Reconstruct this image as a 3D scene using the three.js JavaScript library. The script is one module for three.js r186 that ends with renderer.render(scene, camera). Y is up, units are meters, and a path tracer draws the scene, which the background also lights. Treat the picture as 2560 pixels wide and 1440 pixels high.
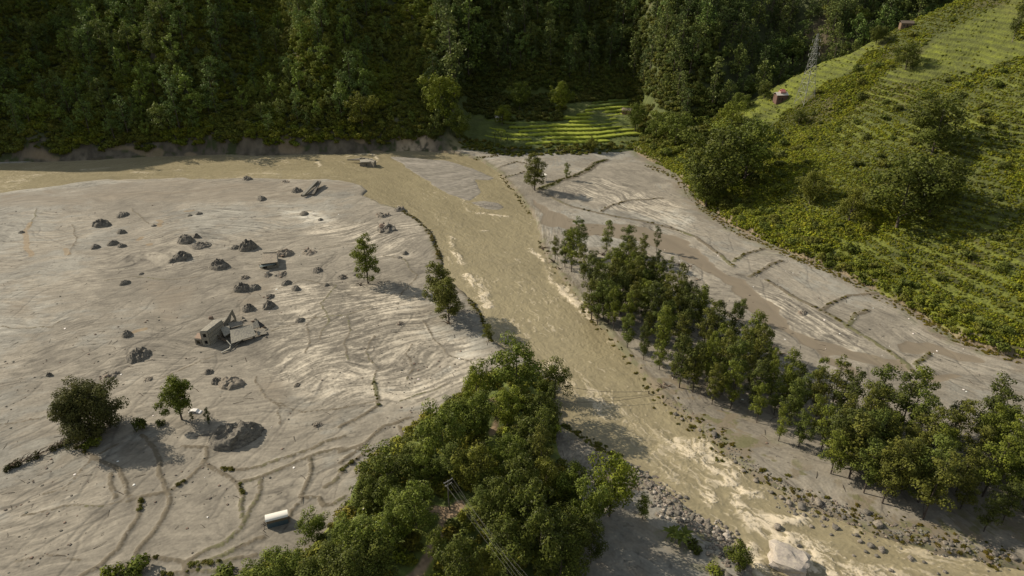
import * as THREE from 'three';
import { mergeGeometries, mergeVertices, toCreasedNormals } from 'three/addons/utils/BufferGeometryUtils.js';

// ───────────── camera, sky, sun, exposure
const scene = new THREE.Scene();
const CAM_H = 120, PITCH = 28 * Math.PI / 180, FOV = 45.7;
const camera = new THREE.PerspectiveCamera(FOV, 16 / 9, 1, 4000);
camera.position.set(0, CAM_H, 0);
camera.rotation.set(-PITCH, 0, 0);
scene.add(camera);

const SUN_EL = 33 * Math.PI / 180, SUN_AZ = 24 * Math.PI / 180;
const toSun = new THREE.Vector3(-Math.cos(SUN_AZ) * Math.cos(SUN_EL), Math.sin(SUN_EL), -Math.sin(SUN_AZ) * Math.cos(SUN_EL));
{ // a bright, slightly hazy sky, never in the picture, that fills the shade
  const W = 256, H = 128, d = new Float32Array(W * H * 4);
  for (let j = 0; j < H; j++) for (let i = 0; i < W; i++) {
    const up = ((j + 0.5) / H - 0.5) * Math.PI, round = ((i + 0.5) / W - 0.5) * 2 * Math.PI, x = Math.cos(round) * Math.cos(up), y = Math.sin(up), z = Math.sin(round) * Math.cos(up);
    const t = Math.pow(Math.max(0, y), 0.55), c = x * toSun.x + y * toSun.y + z * toSun.z, glow = 0.9 * Math.exp((c - 1) * 9) + 0.25 * Math.exp((c - 1) * 2.2), o = (j * W + i) * 4, low = y < 0 ? 0.5 : 1;
    d[o] = (0.98 + (0.62 - 0.98) * t + glow) * low; d[o + 1] = (0.96 + (0.72 - 0.96) * t + glow * 0.95) * low; d[o + 2] = (0.92 + (0.86 - 0.92) * t + glow * 0.84) * low; d[o + 3] = 1;
  }
  const tex = new THREE.DataTexture(d, W, H, THREE.RGBAFormat, THREE.FloatType); tex.mapping = THREE.EquirectangularReflectionMapping; tex.magFilter = tex.minFilter = THREE.LinearFilter; tex.needsUpdate = true;
  scene.background = tex; scene.environment = tex;
}
scene.environmentIntensity = 0.27;
scene.backgroundIntensity = 0.27;

const sun = new THREE.DirectionalLight(new THREE.Color(1.0, 0.87, 0.7), 3.9);
sun.name = 'sun';
sun.position.copy(toSun).multiplyScalar(700).add(new THREE.Vector3(0, 0, -260));
sun.target.position.set(0, 0, -260);
sun.castShadow = true;
sun.shadow.mapSize.set(4096, 4096);
Object.assign(sun.shadow.camera, { left: -420, right: 420, top: 320, bottom: -320, near: 50, far: 1600 });
scene.add(sun, sun.target);

const renderer = new THREE.WebGLRenderer({ antialias: true });
renderer.toneMapping = THREE.LinearToneMapping;
renderer.toneMappingExposure = 1.6;
renderer.shadowMap.enabled = true;

// ───────────── helpers
let seedState = 7;
function reseed(n) { seedState = n >>> 0; }
function rnd() { seedState = (seedState + 0x6d2b79f5) | 0; let t = Math.imul(seedState ^ (seedState >>> 15), 1 | seedState); t = (t + Math.imul(t ^ (t >>> 7), 61 | t)) ^ t; return ((t ^ (t >>> 14)) >>> 0) / 4294967296; }
const rr = (a, b) => a + (b - a) * rnd();
const pick = (a) => a[Math.floor(rnd() * a.length) % a.length];
const clamp = (x, a, b) => (x < a ? a : x > b ? b : x);
const lerp = (a, b, t) => a + (b - a) * t;
const sstep = (a, b, x) => { const t = clamp((x - a) / (b - a), 0, 1); return t * t * (3 - 2 * t); };

const LAT = new Float32Array(65536);
reseed(991); for (let i = 0; i < 65536; i++) LAT[i] = rnd() * 2 - 1;
function vnoise(x, y) {          // smooth lattice noise, -1..1
  const ix = Math.floor(x), iy = Math.floor(y), fx = x - ix, fy = y - iy;
  const u = fx * fx * (3 - 2 * fx), v = fy * fy * (3 - 2 * fy);
  const a = ix & 255, b = (ix + 1) & 255, c = (iy & 255) << 8, d = ((iy + 1) & 255) << 8;
  const p = LAT[c | a], q = LAT[c | b], r = LAT[d | a], s = LAT[d | b];
  return p + (q - p) * u + (r - p + (p - q - r + s) * u) * v;
}
function fbm(x, y, o) { let s = 0, a = 0.55, f = 1; for (let i = 0; i < o; i++) { s += a * vnoise(x * f + i * 17.3, y * f + i * 31.7); a *= 0.5; f *= 2.03; } return s; }

// a point of the place seen by the drone at (u, v) of the 2560 x 1440 picture, at height y
const F_PX = 720 / Math.tan(FOV * Math.PI / 360);
function ray(u, v) {
  const a = (u - 1280) / F_PX, b = (720 - v) / F_PX;
  return [a, -Math.sin(PITCH) + b * Math.cos(PITCH), -(Math.cos(PITCH) + b * Math.sin(PITCH))];
}
function P(u, v, y = 0) { const d = ray(u, v), t = (y - CAM_H) / d[1]; return new THREE.Vector3(d[0] * t, y, d[2] * t); }
const path = (list, y = 0) => list.map(([u, v]) => { const p = P(u, v, y); return [p.x, p.z]; });

const NAMES = new Map();
function numbered(n) { const k = NAMES.get(n) || 0; NAMES.set(n, k + 1); return k ? n + '_' + String(k).padStart(3, '0') : n; }
function tag(o, label, category, group) { o.userData = { label, category }; if (group) o.userData.group = group; return o; }
function shade(o) { o.traverse((c) => { if (c.isMesh) { c.castShadow = true; c.receiveShadow = true; } }); return o; }
function mesh(name, geo, mat, parent) { const m = new THREE.Mesh(geo, mat); m.name = parent && parent !== scene ? name : numbered(name); m.castShadow = m.receiveShadow = true; (parent || scene).add(m); return m; }
function thing(name, label, category, pos, turn = 0, group) { const g = new THREE.Group(); g.name = numbered(name); g.position.copy(pos); g.rotation.y = turn; tag(g, label, category, group); scene.add(g); return g; }
function ground(name, geo, mat) { const m = mesh(name, geo, mat); m.userData = { kind: 'structure' }; return m; }

const lin = (r, g, b) => new THREE.Color().setRGB(r, g, b);
const std = (c, rough = 0.9, extra = {}) => new THREE.MeshStandardMaterial({ color: c, roughness: rough, ...extra });
function dataTex(data, w, h, srgb) {
  const t = new THREE.DataTexture(data, w, h, THREE.RGBAFormat);
  if (srgb) t.colorSpace = THREE.SRGBColorSpace;
  t.magFilter = THREE.LinearFilter; t.minFilter = THREE.LinearMipmapLinearFilter; t.generateMipmaps = true;
  t.wrapS = t.wrapT = THREE.ClampToEdgeWrapping; t.needsUpdate = true;
  return t;
}
const enc = (l) => { l = clamp(l, 0, 1); return 255 * (l <= 0.0031308 ? 12.92 * l : 1.055 * Math.pow(l, 1 / 2.4) - 0.055); };
const ENC = new Uint8Array(4097); for (let i = 0; i <= 4096; i++) ENC[i] = Math.round(enc(i / 4096));
const e8 = (l) => ENC[l <= 0 ? 0 : l >= 1 ? 4096 : (l * 4096) | 0];

// signed distance to a closed outline, kept on a grid: negative inside
function sdfGrid(poly, x0, x1, z0, z1, cell) {
  const nx = Math.ceil((x1 - x0) / cell) + 1, nz = Math.ceil((z1 - z0) / cell) + 1, g = new Float32Array(nx * nz), n = poly.length;
  for (let j = 0; j < nz; j++) for (let i = 0; i < nx; i++) {
    const x = x0 + i * cell, z = z0 + j * cell; let best = 1e9, inside = false;
    for (let k = 0, m = n - 1; k < n; m = k++) {
      const ax = poly[m][0], az = poly[m][1], bx = poly[k][0], bz = poly[k][1], ex = bx - ax, ez = bz - az;
      const t = clamp(((x - ax) * ex + (z - az) * ez) / (ex * ex + ez * ez + 1e-9), 0, 1), dx = x - ax - ex * t, dz = z - az - ez * t, d = dx * dx + dz * dz;
      if (d < best) best = d;
      if ((az > z) !== (bz > z) && x < (bx - ax) * (z - az) / (bz - az) + ax) inside = !inside;
    }
    g[j * nx + i] = inside ? -Math.sqrt(best) : Math.sqrt(best);
  }
  return (x, z) => {
    const fx = clamp((x - x0) / cell, 0, nx - 1.001), fz = clamp((z - z0) / cell, 0, nz - 1.001), i = fx | 0, j = fz | 0, u = fx - i, v = fz - j, o = j * nx + i;
    return (g[o] * (1 - u) + g[o + 1] * u) * (1 - v) + (g[o + nx] * (1 - u) + g[o + nx + 1] * u) * v;
  };
}
// a plan of marks (ridges, wet patches, stains) over a rectangle of ground, drawn in metres
function plan(box, w, h, draw, blur = 0) {
  const c = document.createElement('canvas'); c.width = w; c.height = h;
  const g = c.getContext('2d'); g.fillStyle = '#000'; g.fillRect(0, 0, w, h);
  g.setTransform(w / (box[1] - box[0]), 0, 0, h / (box[3] - box[2]), -box[0] * w / (box[1] - box[0]), -box[2] * h / (box[3] - box[2]));
  g.lineCap = 'round'; g.lineJoin = 'round';
  draw(g);
  const px = g.getImageData(0, 0, w, h).data; let a = new Float32Array(w * h), b = new Float32Array(w * h);
  for (let i = 0; i < w * h; i++) a[i] = px[i * 4] / 255;
  for (let pass = 0; pass < (blur ? 2 : 0); pass++) {
    for (let y = 0; y < h; y++) { let s = 0; const o = y * w; for (let x = -blur; x < w; x++) { if (x + blur < w) s += a[o + x + blur]; if (x - blur - 1 >= 0) s -= a[o + x - blur - 1]; if (x >= 0) b[o + x] = s / (2 * blur + 1); } }
    for (let x = 0; x < w; x++) { let s = 0; for (let y = -blur; y < h; y++) { if (y + blur < h) s += b[(y + blur) * w + x]; if (y - blur - 1 >= 0) s -= b[(y - blur - 1) * w + x]; if (y >= 0) a[y * w + x] = s / (2 * blur + 1); } }
  }
  const f = (x, z) => {
    const fx = (x - box[0]) / (box[1] - box[0]) * w - 0.5, fz = (z - box[2]) / (box[3] - box[2]) * h - 0.5;
    if (fx < 0 || fz < 0 || fx >= w - 1 || fz >= h - 1) return 0;
    const i = fx | 0, j = fz | 0, u = fx - i, v = fz - j, o = j * w + i;
    return (a[o] * (1 - u) + a[o + 1] * u) * (1 - v) + (a[o + w] * (1 - u) + a[o + w + 1] * u) * v;
  };
  f.data = a;
  return f;
}
function wobble(pts, step, amp, seed) {       // a drawn line, cut into short uneven steps
  const out = [];
  for (let i = 0; i + 1 < pts.length; i++) {
    const [ax, az] = pts[i], [bx, bz] = pts[i + 1], L = Math.hypot(bx - ax, bz - az), n = Math.max(1, Math.round(L / step));
    for (let k = 0; k < n; k++) { const t = k / n, x = lerp(ax, bx, t), z = lerp(az, bz, t); out.push([x + amp * fbm(x * 0.22 + seed, z * 0.22, 2), z + amp * fbm(x * 0.22, z * 0.22 + seed + 40, 2)]); }
  }
  out.push(pts[pts.length - 1]);
  return out;
}
function stroke(g, pts, width, level) { g.strokeStyle = `rgb(${level},${level},${level})`; g.lineWidth = width; g.beginPath(); pts.forEach(([x, z], i) => (i ? g.lineTo(x, z) : g.moveTo(x, z))); g.stroke(); }
function area(g, pts, level) { g.fillStyle = `rgb(${level},${level},${level})`; g.beginPath(); pts.forEach(([x, z], i) => (i ? g.lineTo(x, z) : g.moveTo(x, z))); g.closePath(); g.fill(); }

// ───────────── survey of the valley floor
const WATER = -0.9;
const RIVER = path([[-200, 418], [0, 407], [100, 401], [300, 393], [500, 384], [700, 384], [900, 379], [1060, 374], [1130, 381], [1200, 400], [1250, 432], [1290, 480], [1328, 530], [1350, 590], [1372, 650], [1428, 720], [1480, 790], [1540, 850], [1600, 930], [1650, 990], [1740, 1060], [1800, 1130], [1900, 1200], [1990, 1255], [2100, 1300], [2200, 1340], [2350, 1380], [2560, 1425], [2700, 1470],
  [2700, 1700], [1900, 1700], [1890, 1440], [1850, 1385], [1790, 1330], [1700, 1262], [1620, 1205], [1590, 1172], [1500, 1120], [1400, 1060], [1370, 1000], [1395, 955], [1320, 900], [1270, 882], [1228, 852], [1205, 790], [1165, 740], [1115, 690], [1100, 650], [1095, 620], [1075, 580], [1040, 545], [1000, 522], [960, 512], [905, 490], [918, 478], [905, 465], [850, 447], [600, 447], [400, 447], [200, 453], [60, 472], [0, 482], [-200, 500]], WATER);
const riverSD = sdfGrid(RIVER, -350, 230, -425, -70, 1.25);
const BAR = path([[972, 391], [1040, 392], [1120, 402], [1185, 420], [1240, 445], [1225, 452], [1190, 450], [1205, 480], [1175, 505], [1130, 490], [1080, 466], [1030, 432], [990, 405]], WATER);
const ISLET = path([[1165, 505], [1210, 500], [1250, 506], [1268, 518], [1250, 527], [1215, 526]], WATER);
const barSD = sdfGrid(BAR, -80, 20, -405, -290, 1.25), isletSD = sdfGrid(ISLET, -80, 20, -405, -290, 1.0);
const KNOLL = path([[430, 1580], [640, 1428], [760, 1378], [868, 1278], [890, 1200], [960, 1120], [1030, 1065], [1120, 1010], [1180, 965], [1245, 932], [1320, 922], [1378, 955], [1384, 1040], [1395, 1130], [1440, 1215], [1490, 1300], [1450, 1400], [1420, 1600]]);
const knollSD = sdfGrid(KNOLL, -90, 40, -185, -70, 1.0);

// ridges between the old fields, as drawn from zoomed views (offset, scale)
const view = (ox, oy, k, lists) => lists.map((l) => l.map(([a, b]) => [ox + a / k, oy + b / k]));
const BUNDS = [
  ...view(0, 956, 2.976, [
    [[1050, 400], [1160, 490], [1185, 560], [1185, 690], [1225, 740], [1255, 830], [1245, 930], [1200, 1030], [1130, 1130], [1060, 1210], [1010, 1290], [1000, 1330]],
    [[1040, 1310], [1200, 1300], [1300, 1320], [1380, 1340], [1380, 1440]],
    [[550, 480], [650, 540], [780, 600], [900, 660], [930, 780], [945, 890], [1050, 850], [1220, 820]],
    [[1050, 860], [1040, 990], [960, 1120], [880, 1230], [720, 1370], [600, 1440]],
    [[1260, 810], [1380, 730], [1500, 610], [1540, 560], [1530, 490], [1360, 480]],
    [[1530, 600], [1640, 680], [1760, 735], [1900, 715], [2100, 640], [2300, 550], [2430, 510], [2560, 490]],
    [[1640, 640], [1760, 655], [1930, 630], [2120, 560], [2300, 500], [2420, 430], [2560, 400]],
    [[2310, 560], [2320, 640], [2290, 750], [2240, 850], [2370, 860], [2400, 910], [2480, 900], [2560, 850]],
    [[1780, 740], [1810, 830], [1790, 920], [1800, 1000]],
    [[1940, 730], [1920, 850], [1850, 970], [1800, 1050], [1780, 1090], [1650, 1200], [1500, 1270], [1390, 1330]],
    [[1400, 1360], [1560, 1320], [1750, 1240], [1880, 1180], [1960, 1150]],
    [[1400, 1370], [1650, 1330], [1900, 1280]], [[2240, 860], [2170, 960], [2140, 1030]], [[2400, 780], [2480, 740], [2560, 640]], [[910, 1390], [1000, 1340]],
    [[1200, 1430], [1500, 1400], [1780, 1400]], [[820, 690], [860, 860]]]),
  ...view(850, 956, 2.976, [[[0, 520], [180, 460], [330, 330], [440, 290], [520, 260]], [[250, 0], [290, 170], [180, 240], [50, 310], [0, 330]], [[0, 660], [130, 560], [210, 500]], [[440, 330], [470, 390]], [[0, 600], [90, 540], [180, 470]]]),
];
const FAINT = [[[544, 888], [497, 901], [447, 928], [400, 948]], [[679, 827], [733, 811], [766, 797], [860, 790], [930, 770]], [[790, 626], [823, 616], [860, 612], [900, 606]], [[0, 817], [67, 821], [128, 818], [158, 801]],
  [[760, 880], [775, 850], [765, 820], [790, 790]], [[870, 900], [860, 860], [880, 830], [870, 790]], [[930, 960], [940, 920], [915, 880], [935, 840]], [[1020, 950], [1040, 920], [1015, 890], [1030, 860]], [[640, 940], [655, 985], [690, 1020], [700, 1060]],
  [[1000, 1000], [1060, 985], [1120, 960]], [[840, 720], [800, 760], [820, 800], [800, 850]], [[960, 640], [1010, 650], [1040, 690], [1000, 740]], [[300, 1110], [230, 1150], [170, 1220], [110, 1235]], [[60, 1290], [150, 1270], [260, 1268], [330, 1240]], [[0, 1060], [80, 1050], [160, 1030]], [[40, 1400], [120, 1385], [200, 1400]],
  [[700, 1010], [760, 1030], [850, 1020], [960, 1000]], [[1060, 800], [1090, 850], [1130, 890], [1180, 900]], [[700, 720], [760, 700], [840, 715]], [[260, 700], [330, 690], [420, 700], [500, 690]], [[180, 560], [190, 600], [170, 640]], [[330, 520], [370, 560], [420, 560]], [[90, 520], [85, 545], [70, 570]]];
const R_BUNDS = [
  ...view(1700, 478, 2.976, [[[520, 640], [600, 590], [700, 540], [760, 520]], [[640, 660], [780, 750], [900, 820], [1040, 880], [1150, 940], [1250, 1010], [1400, 1100], [1540, 1190], [1700, 1300], [1800, 1400]], [[1040, 890], [1140, 830], [1260, 780], [1460, 760]], [[1240, 1010], [1300, 920], [1400, 890]], [[400, 520], [480, 470], [620, 430]], [[1750, 1290], [1850, 1210]]]),
  [[1364, 485], [1401, 505], [1438, 518], [1495, 532], [1542, 542], [1606, 552], [1656, 565], [1710, 582], [1744, 596], [1784, 626], [1818, 653], [1834, 666]],
  [[1502, 528], [1522, 515], [1572, 501], [1656, 496]], [[1250, 418], [1290, 405], [1330, 412]], [[1260, 445], [1310, 430], [1345, 432]]];
const HEDGE = [[1352, 473], [1379, 462], [1404, 449], [1435, 441], [1468, 426], [1493, 407], [1514, 401]];
const WET = [[[1440, 558], [1560, 558], [1660, 580], [1720, 608], [1760, 640], [1810, 680], [1860, 700], [1900, 735], [1950, 770], [1990, 830], [2050, 850], [2150, 880], [2250, 898], [2290, 920], [2250, 925], [2150, 902], [2060, 885], [2010, 862], [1900, 800], [1870, 770], [1830, 722], [1770, 682], [1720, 652], [1680, 632], [1600, 604], [1500, 590], [1400, 580]],
  [[2240, 855], [2310, 850], [2380, 870], [2490, 907], [2440, 905], [2330, 885], [2260, 882]], [[2020, 862], [2060, 880], [2100, 905], [2140, 930], [2165, 938], [2110, 934], [2060, 908]], [[2290, 960], [2330, 940], [2420, 930], [2350, 965]], [[1330, 500], [1370, 520], [1440, 545], [1420, 570], [1360, 560]]];
const DAMP = [[[0, 484], [150, 472], [420, 452], [700, 456], [870, 453], [900, 472], [700, 500], [520, 506], [300, 500], [150, 514], [0, 517]], [[590, 740], [640, 730], [650, 790], [600, 800]], [[350, 700], [480, 720], [430, 800], [390, 830], [400, 780]], [[0, 770], [60, 745], [90, 770], [40, 800]], [[640, 940], [690, 960], [700, 1030], [660, 1000]], [[560, 730], [640, 700], [700, 700], [640, 760]]];
const STAIN = [[[75, 560], [66, 590], [66, 620], [78, 640]], [[160, 622], [166, 634], [172, 636]], [[460, 530], [482, 527]], [[396, 552], [404, 556], [400, 566]], [[342, 600], [354, 594]], [[364, 614], [376, 612]], [[335, 828], [362, 822]]];
const PALE = [[[660, 720], [900, 690], [1060, 780], [1200, 850], [1240, 920], [1100, 990], [900, 1010], [700, 960], [690, 850]], [[1060, 560], [1040, 640], [960, 640], [980, 560]], [[700, 520], [860, 560], [1000, 570], [960, 620], [820, 590]], [[1700, 660], [1780, 740], [1860, 850], [1960, 900], [2050, 1000], [1930, 910], [1800, 800]], [[1380, 470], [1500, 440], [1700, 520], [1740, 580], [1600, 540], [1500, 510]], [[1900, 720], [2000, 760], [2200, 870], [2150, 900], [1990, 830]]];

const BOX_L = [-338, 2, -420, -90], BOX_R = [-2, 218, -420, -90];
function both(draw, blur) { const l = plan(BOX_L, 2048, 2048, draw, blur), r = plan(BOX_R, 1408, 2048, draw, blur); return (x, z) => (x < 0 ? l(x, z) : r(x, z)); }
let si = 0;
const bundMask = both((g) => {
  si = 0;
  for (const b of BUNDS) { const q = wobble(path(b), 1.2, 0.7, si++ * 7.7); stroke(g, q, 1.5, 80); }
  for (const b of R_BUNDS) { const q = wobble(path(b), 1.5, 1.0, si++ * 7.7); stroke(g, q, 2.0, 95); }
  for (const b of FAINT) { const q = wobble(path(b), 1.0, 1.4, si++ * 7.7); stroke(g, q, 0.8, 110); }
  stroke(g, wobble(path(HEDGE), 1.5, 0.8, 3), 5, 130);
  si = 0;
  for (const b of BUNDS) { const q = wobble(path(b), 1.2, 0.7, si++ * 7.7); stroke(g, q, 0.7, 240); }
  for (const b of R_BUNDS) { const q = wobble(path(b), 1.5, 1.0, si++ * 7.7); stroke(g, q, 1.3, 250); }
  stroke(g, wobble(path(HEDGE), 1.5, 0.8, 3), 3, 240);
}, 1);
const wetMask = both((g) => { for (const w of WET) area(g, wobble([...path(w), path(w)[0]], 2, 3.5, 5), 255); }, 3);
const dampMask = both((g) => { for (const w of DAMP) area(g, wobble([...path(w), path(w)[0]], 2, 5, 9), 190); }, 8);
const paleMask = both((g) => { for (const w of PALE) area(g, wobble([...path(w), path(w)[0]], 3, 9, 15), 255); }, 14);
const stainMask = both((g) => { si = 0; for (const s of STAIN) stroke(g, wobble(path(s), 1, 2.2, 60 + si++), 1.8, 255); }, 2);
const rillMask = both((g) => {          // branching channels where the draining water cut the silt
  reseed(2024);
  const run = (x, z, ang, len, w, depth, turnTo) => {
    const pts = [[x, z]];
    for (let i = 0; i < len; i++) {
      ang += rr(-0.22, 0.22) + 0.12 * Math.sin(turnTo(x, z) - ang); x += Math.cos(ang) * 0.9; z += Math.sin(ang) * 0.9; pts.push([x, z]);
      if (depth && rnd() < 0.055) run(x, z, ang + Math.PI + rr(0.35, 0.9) * (rnd() < 0.5 ? -1 : 1), len * rr(0.25, 0.6), w * 0.65, depth - 1, (a, b) => turnTo(a, b) + Math.PI);
    }
    stroke(g, pts, w, 150 + 100 * Math.min(1, w / 0.5));
  };
  const lf = (x, z) => -0.25 + 1.5 * vnoise(x * 0.011 + 3, z * 0.011), rf = (x, z) => 1.15 + 0.8 * vnoise(x * 0.012, z * 0.012 + 9);
  for (let i = 0; i < 190; i++) { const q = P(rr(-60, 1200), 1440 - 950 * Math.pow(rnd(), 0.7)); run(q.x, q.z, lf(q.x, q.z) + rr(-0.5, 0.5), rr(10, 48), rr(0.22, 0.62), 2, lf); }
  for (let i = 0; i < 80; i++) { const q = P(rr(1330, 2450), rr(400, 960)); run(q.x, q.z, rf(q.x, q.z) + rr(-0.4, 0.4), rr(10, 40), rr(0.22, 0.55), 2, rf); }
}, 1);
console.log('plans drawn');

// ───────────── shape of the land
function mud(x, z) {
  const sd0 = riverSD(x, z), beach = sstep(-70, -98, x);
  const sd = sd0 + 1.5 * fbm(x * 0.14, z * 0.14, 3);
  let h = lerp(sstep(-2.6, 1.3, sd), sstep(-14, 10, sd0 + 5 * fbm(x * 0.05, z * 0.05, 3)), beach) * 2.6 - 2.6;
  h += (0.3 * fbm(x * 0.02, z * 0.02, 2) + 0.05 * fbm(x * 0.17, z * 0.17, 3)) * sstep(-3, 8, sd0);
  if (sd0 > -2) {
    const b = bundMask(x, z);
    if (b > 0.01) h += b * (0.5 + 0.25 * vnoise(x * 1.6, z * 1.6)) * 0.75;
    h -= 0.25 * wetMask(x, z) + 0.1 * rillMask(x, z);
  } else if (z < -290) {
    const s = barSD(x, z), t = isletSD(x, z);
    if (s < 3) h = Math.max(h, lerp(-2, -0.74, sstep(3, -2.5, s + 2 * fbm(x * 0.1, z * 0.1, 2))) + 0.10 * fbm(x * 0.06 + z * 0.25, z * 0.5 - x * 0.2, 3));
    if (t < 3) h = Math.max(h, lerp(-2, -0.62, sstep(2, -2.5, t)));
  }
  return h;
}
const footPts = [[-420, -372], ...path([[0, 402], [150, 396], [300, 389], [500, 381], [700, 381], [900, 376], [1060, 371], [1110, 376]])];
function footZ(x) {            // where the wooded hillside meets the river
  if (x >= footPts[footPts.length - 1][0]) return lerp(footPts[footPts.length - 1][1], -398, sstep(-42, 10, x));
  for (let i = 0; i + 1 < footPts.length; i++) if (x < footPts[i + 1][0]) { const t = clamp((x - footPts[i][0]) / (footPts[i + 1][0] - footPts[i][0]), 0, 1); return lerp(footPts[i][1], footPts[i + 1][1], t); }
  return -395;
}
function bay(x) { return sstep(-46, -26, x) * (1 - sstep(84, 100, x)); }
function bayBase(x, z) { const d = footZ(x) - z; return 0.8 + 0.2 * Math.max(0, d) + 1.1 * Math.sin(x * 0.055 + 0.6) + 0.55 * Math.sin(x * 0.11 + 2); }
const SPURS = [[-285, -1, 26], [-252, 0.8, 22], [-205, 1.25, 26], [-158, -1.1, 24], [-118, 1.2, 26], [-78, -0.5, 22], [-46, 0.05, 20], [30, 0.55, 34], [74, -1.2, 16], [118, 0.8, 30], [175, -0.7, 26], [235, 0.8, 30]];
function spurSum(xs) { let r = 0; for (const [c, a, w] of SPURS) { const q = (xs - c) / w; if (q > -3 && q < 3) r += a * Math.exp(-q * q); } return r; }
function forest(x, z) {
  const d = footZ(x) - z + 2.5 * fbm(x * 0.06, z * 0.06, 2), b = bay(x);
  if (d < -8) return -6;
  const cliff = 4.6 + 3.2 * vnoise(x * 0.05, 3) + 1.5 * vnoise(x * 0.17, 8);
  let h0 = cliff * sstep(-1.5, 4.5, d) + 0.7 * Math.max(0, d - 3);
  const hb = bayBase(x, z) + Math.max(0, d - 78) * 0.72;
  h0 = lerp(h0, hb, b);
  const xs = x + 0.18 * (d - 30) + 6 * fbm(x * 0.02, z * 0.02, 2);       // spurs and gullies slant down the slope
  const r = spurSum(xs);
  h0 += r * 16 * sstep(4, 60, lerp(d, d - 72, b)) + 2.2 * fbm(x * 0.05, z * 0.05, 3) * sstep(5, 25, d);
  if (d < 0) h0 = Math.min(h0, d * 0.8 + 1);
  return h0;
}
const rFoot = [[170, -60], [166, -150], ...path([[2560, 903], [2400, 848], [2300, 788], [2110, 688], [1990, 638], [1830, 566], [1760, 515], [1690, 436], [1625, 402]]), [70, -410], [66, -520]];
function rightFoot(z) { for (let i = 0; i + 1 < rFoot.length; i++) if (z >= rFoot[i + 1][1]) { const t = clamp((z - rFoot[i][1]) / (rFoot[i + 1][1] - rFoot[i][1]), 0, 1); return lerp(rFoot[i][0], rFoot[i + 1][0], t); } return 66; }
function spurRaw(x, z) {
  const d = x - rightFoot(z) + 2.5 * fbm(x * 0.07, z * 0.07, 3);
  if (d < -6) return -6;
  let h = d < 0 ? d * 0.8 : 2.2 * sstep(0, 4, d) + 0.28 * d + 0.13 * Math.max(0, d - 30) + 0.08 * Math.max(0, d - 70);
  const zc = -408 - 0.06 * (x - 90) + 5 * fbm(x * 0.04, 5.5, 2);
  if (z < zc) h -= 1.1 * (zc - z) * sstep(0, 14, zc - z);
  if (d > 0) h += (2.0 * fbm(x * 0.035, z * 0.035, 3) + 0.45 * fbm(x * 0.2, z * 0.2, 3)) * sstep(2, 25, d);
  return h;
}
function spur(x, z) {
  const h = spurRaw(x, z);
  if (h < 3) return h;
  const k = lerp(0.4, 1, sstep(0.0, 0.3, fbm(x * 0.013 + 4, z * 0.013, 2) + 0.3 * sstep(180, 230, x) + 0.25 * sstep(-230, -190, z)));
  const q = h / 2.1 + 0.35 * fbm(x * 0.03, z * 0.03, 2), f = q - Math.floor(q);
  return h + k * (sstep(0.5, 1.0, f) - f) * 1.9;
}
function knoll(x, z) {
  const d = -knollSD(x, z) + 1.5 * fbm(x * 0.1, z * 0.1, 2);
  if (d < -4) return -6;
  return d < 0 ? d : 8.5 * (1 - Math.exp(-d / 11)) + 0.5 * fbm(x * 0.15, z * 0.15, 2) * sstep(0, 4, d);
}
function land(x, z) {
  let h = mud(x, z);
  if (z < -365) h = Math.max(h, forest(x, z));
  if (x > 55) h = Math.max(h, spur(x, z));
  if (x > -92 && x < 42 && z > -187) h = Math.max(h, knoll(x, z));
  return h;
}
function hit(u, v) {           // the first ground met along the view to (u, v)
  const d = ray(u, v); let t = 90, last = 90;
  for (; t < 900; t += 1.5) { if (CAM_H + d[1] * t < land(d[0] * t, d[2] * t)) break; last = t; }
  let a = last, b = t;
  for (let i = 0; i < 10; i++) { const m = (a + b) / 2; if (CAM_H + d[1] * m < land(d[0] * m, d[2] * m)) b = m; else a = m; }
  return new THREE.Vector3(d[0] * b, land(d[0] * b, d[2] * b), d[2] * b);
}
function onLand(x, z, sink = 0) { return new THREE.Vector3(x, land(x, z) - sink, z); }

// a sheet of land over rows of z, each row reaching from xa(z) to xb(z)
function sheet(fn, zs, xa, xb, nx, uvBox, keep) {
  const nz = zs.length, pos = new Float32Array(nx * nz * 3), uv = new Float32Array(nx * nz * 2), idx = [];
  for (let j = 0; j < nz; j++) {
    const z = zs[j], a = xa(z), b = xb(z);
    for (let i = 0; i < nx; i++) { const x = lerp(a, b, i / (nx - 1)), o = j * nx + i; pos[o * 3] = x; pos[o * 3 + 1] = fn(x, z); pos[o * 3 + 2] = z; uv[o * 2] = (x - uvBox[0]) / (uvBox[1] - uvBox[0]); uv[o * 2 + 1] = (z - uvBox[2]) / (uvBox[3] - uvBox[2]); }
  }
  for (let j = 0; j + 1 < nz; j++) for (let i = 0; i + 1 < nx; i++) {
    const a = j * nx + i, b = a + 1, c = a + nx, d = c + 1;
    if (keep && !keep(pos, a, b, c, d)) continue;
    idx.push(a, b, c, b, d, c);          // rows run towards -z
  }
  const g = new THREE.BufferGeometry();
  g.setAttribute('position', new THREE.BufferAttribute(pos, 3));
  g.setAttribute('uv', new THREE.BufferAttribute(uv, 2));
  g.setIndex(idx); g.computeVertexNormals();
  return g;
}
function rows(z0, z1, s0, s1) { const out = []; let z = z0; while (z > z1) { out.push(z); z -= lerp(s0, s1, (z0 - z) / (z0 - z1)); } out.push(z1); return out; }

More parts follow.
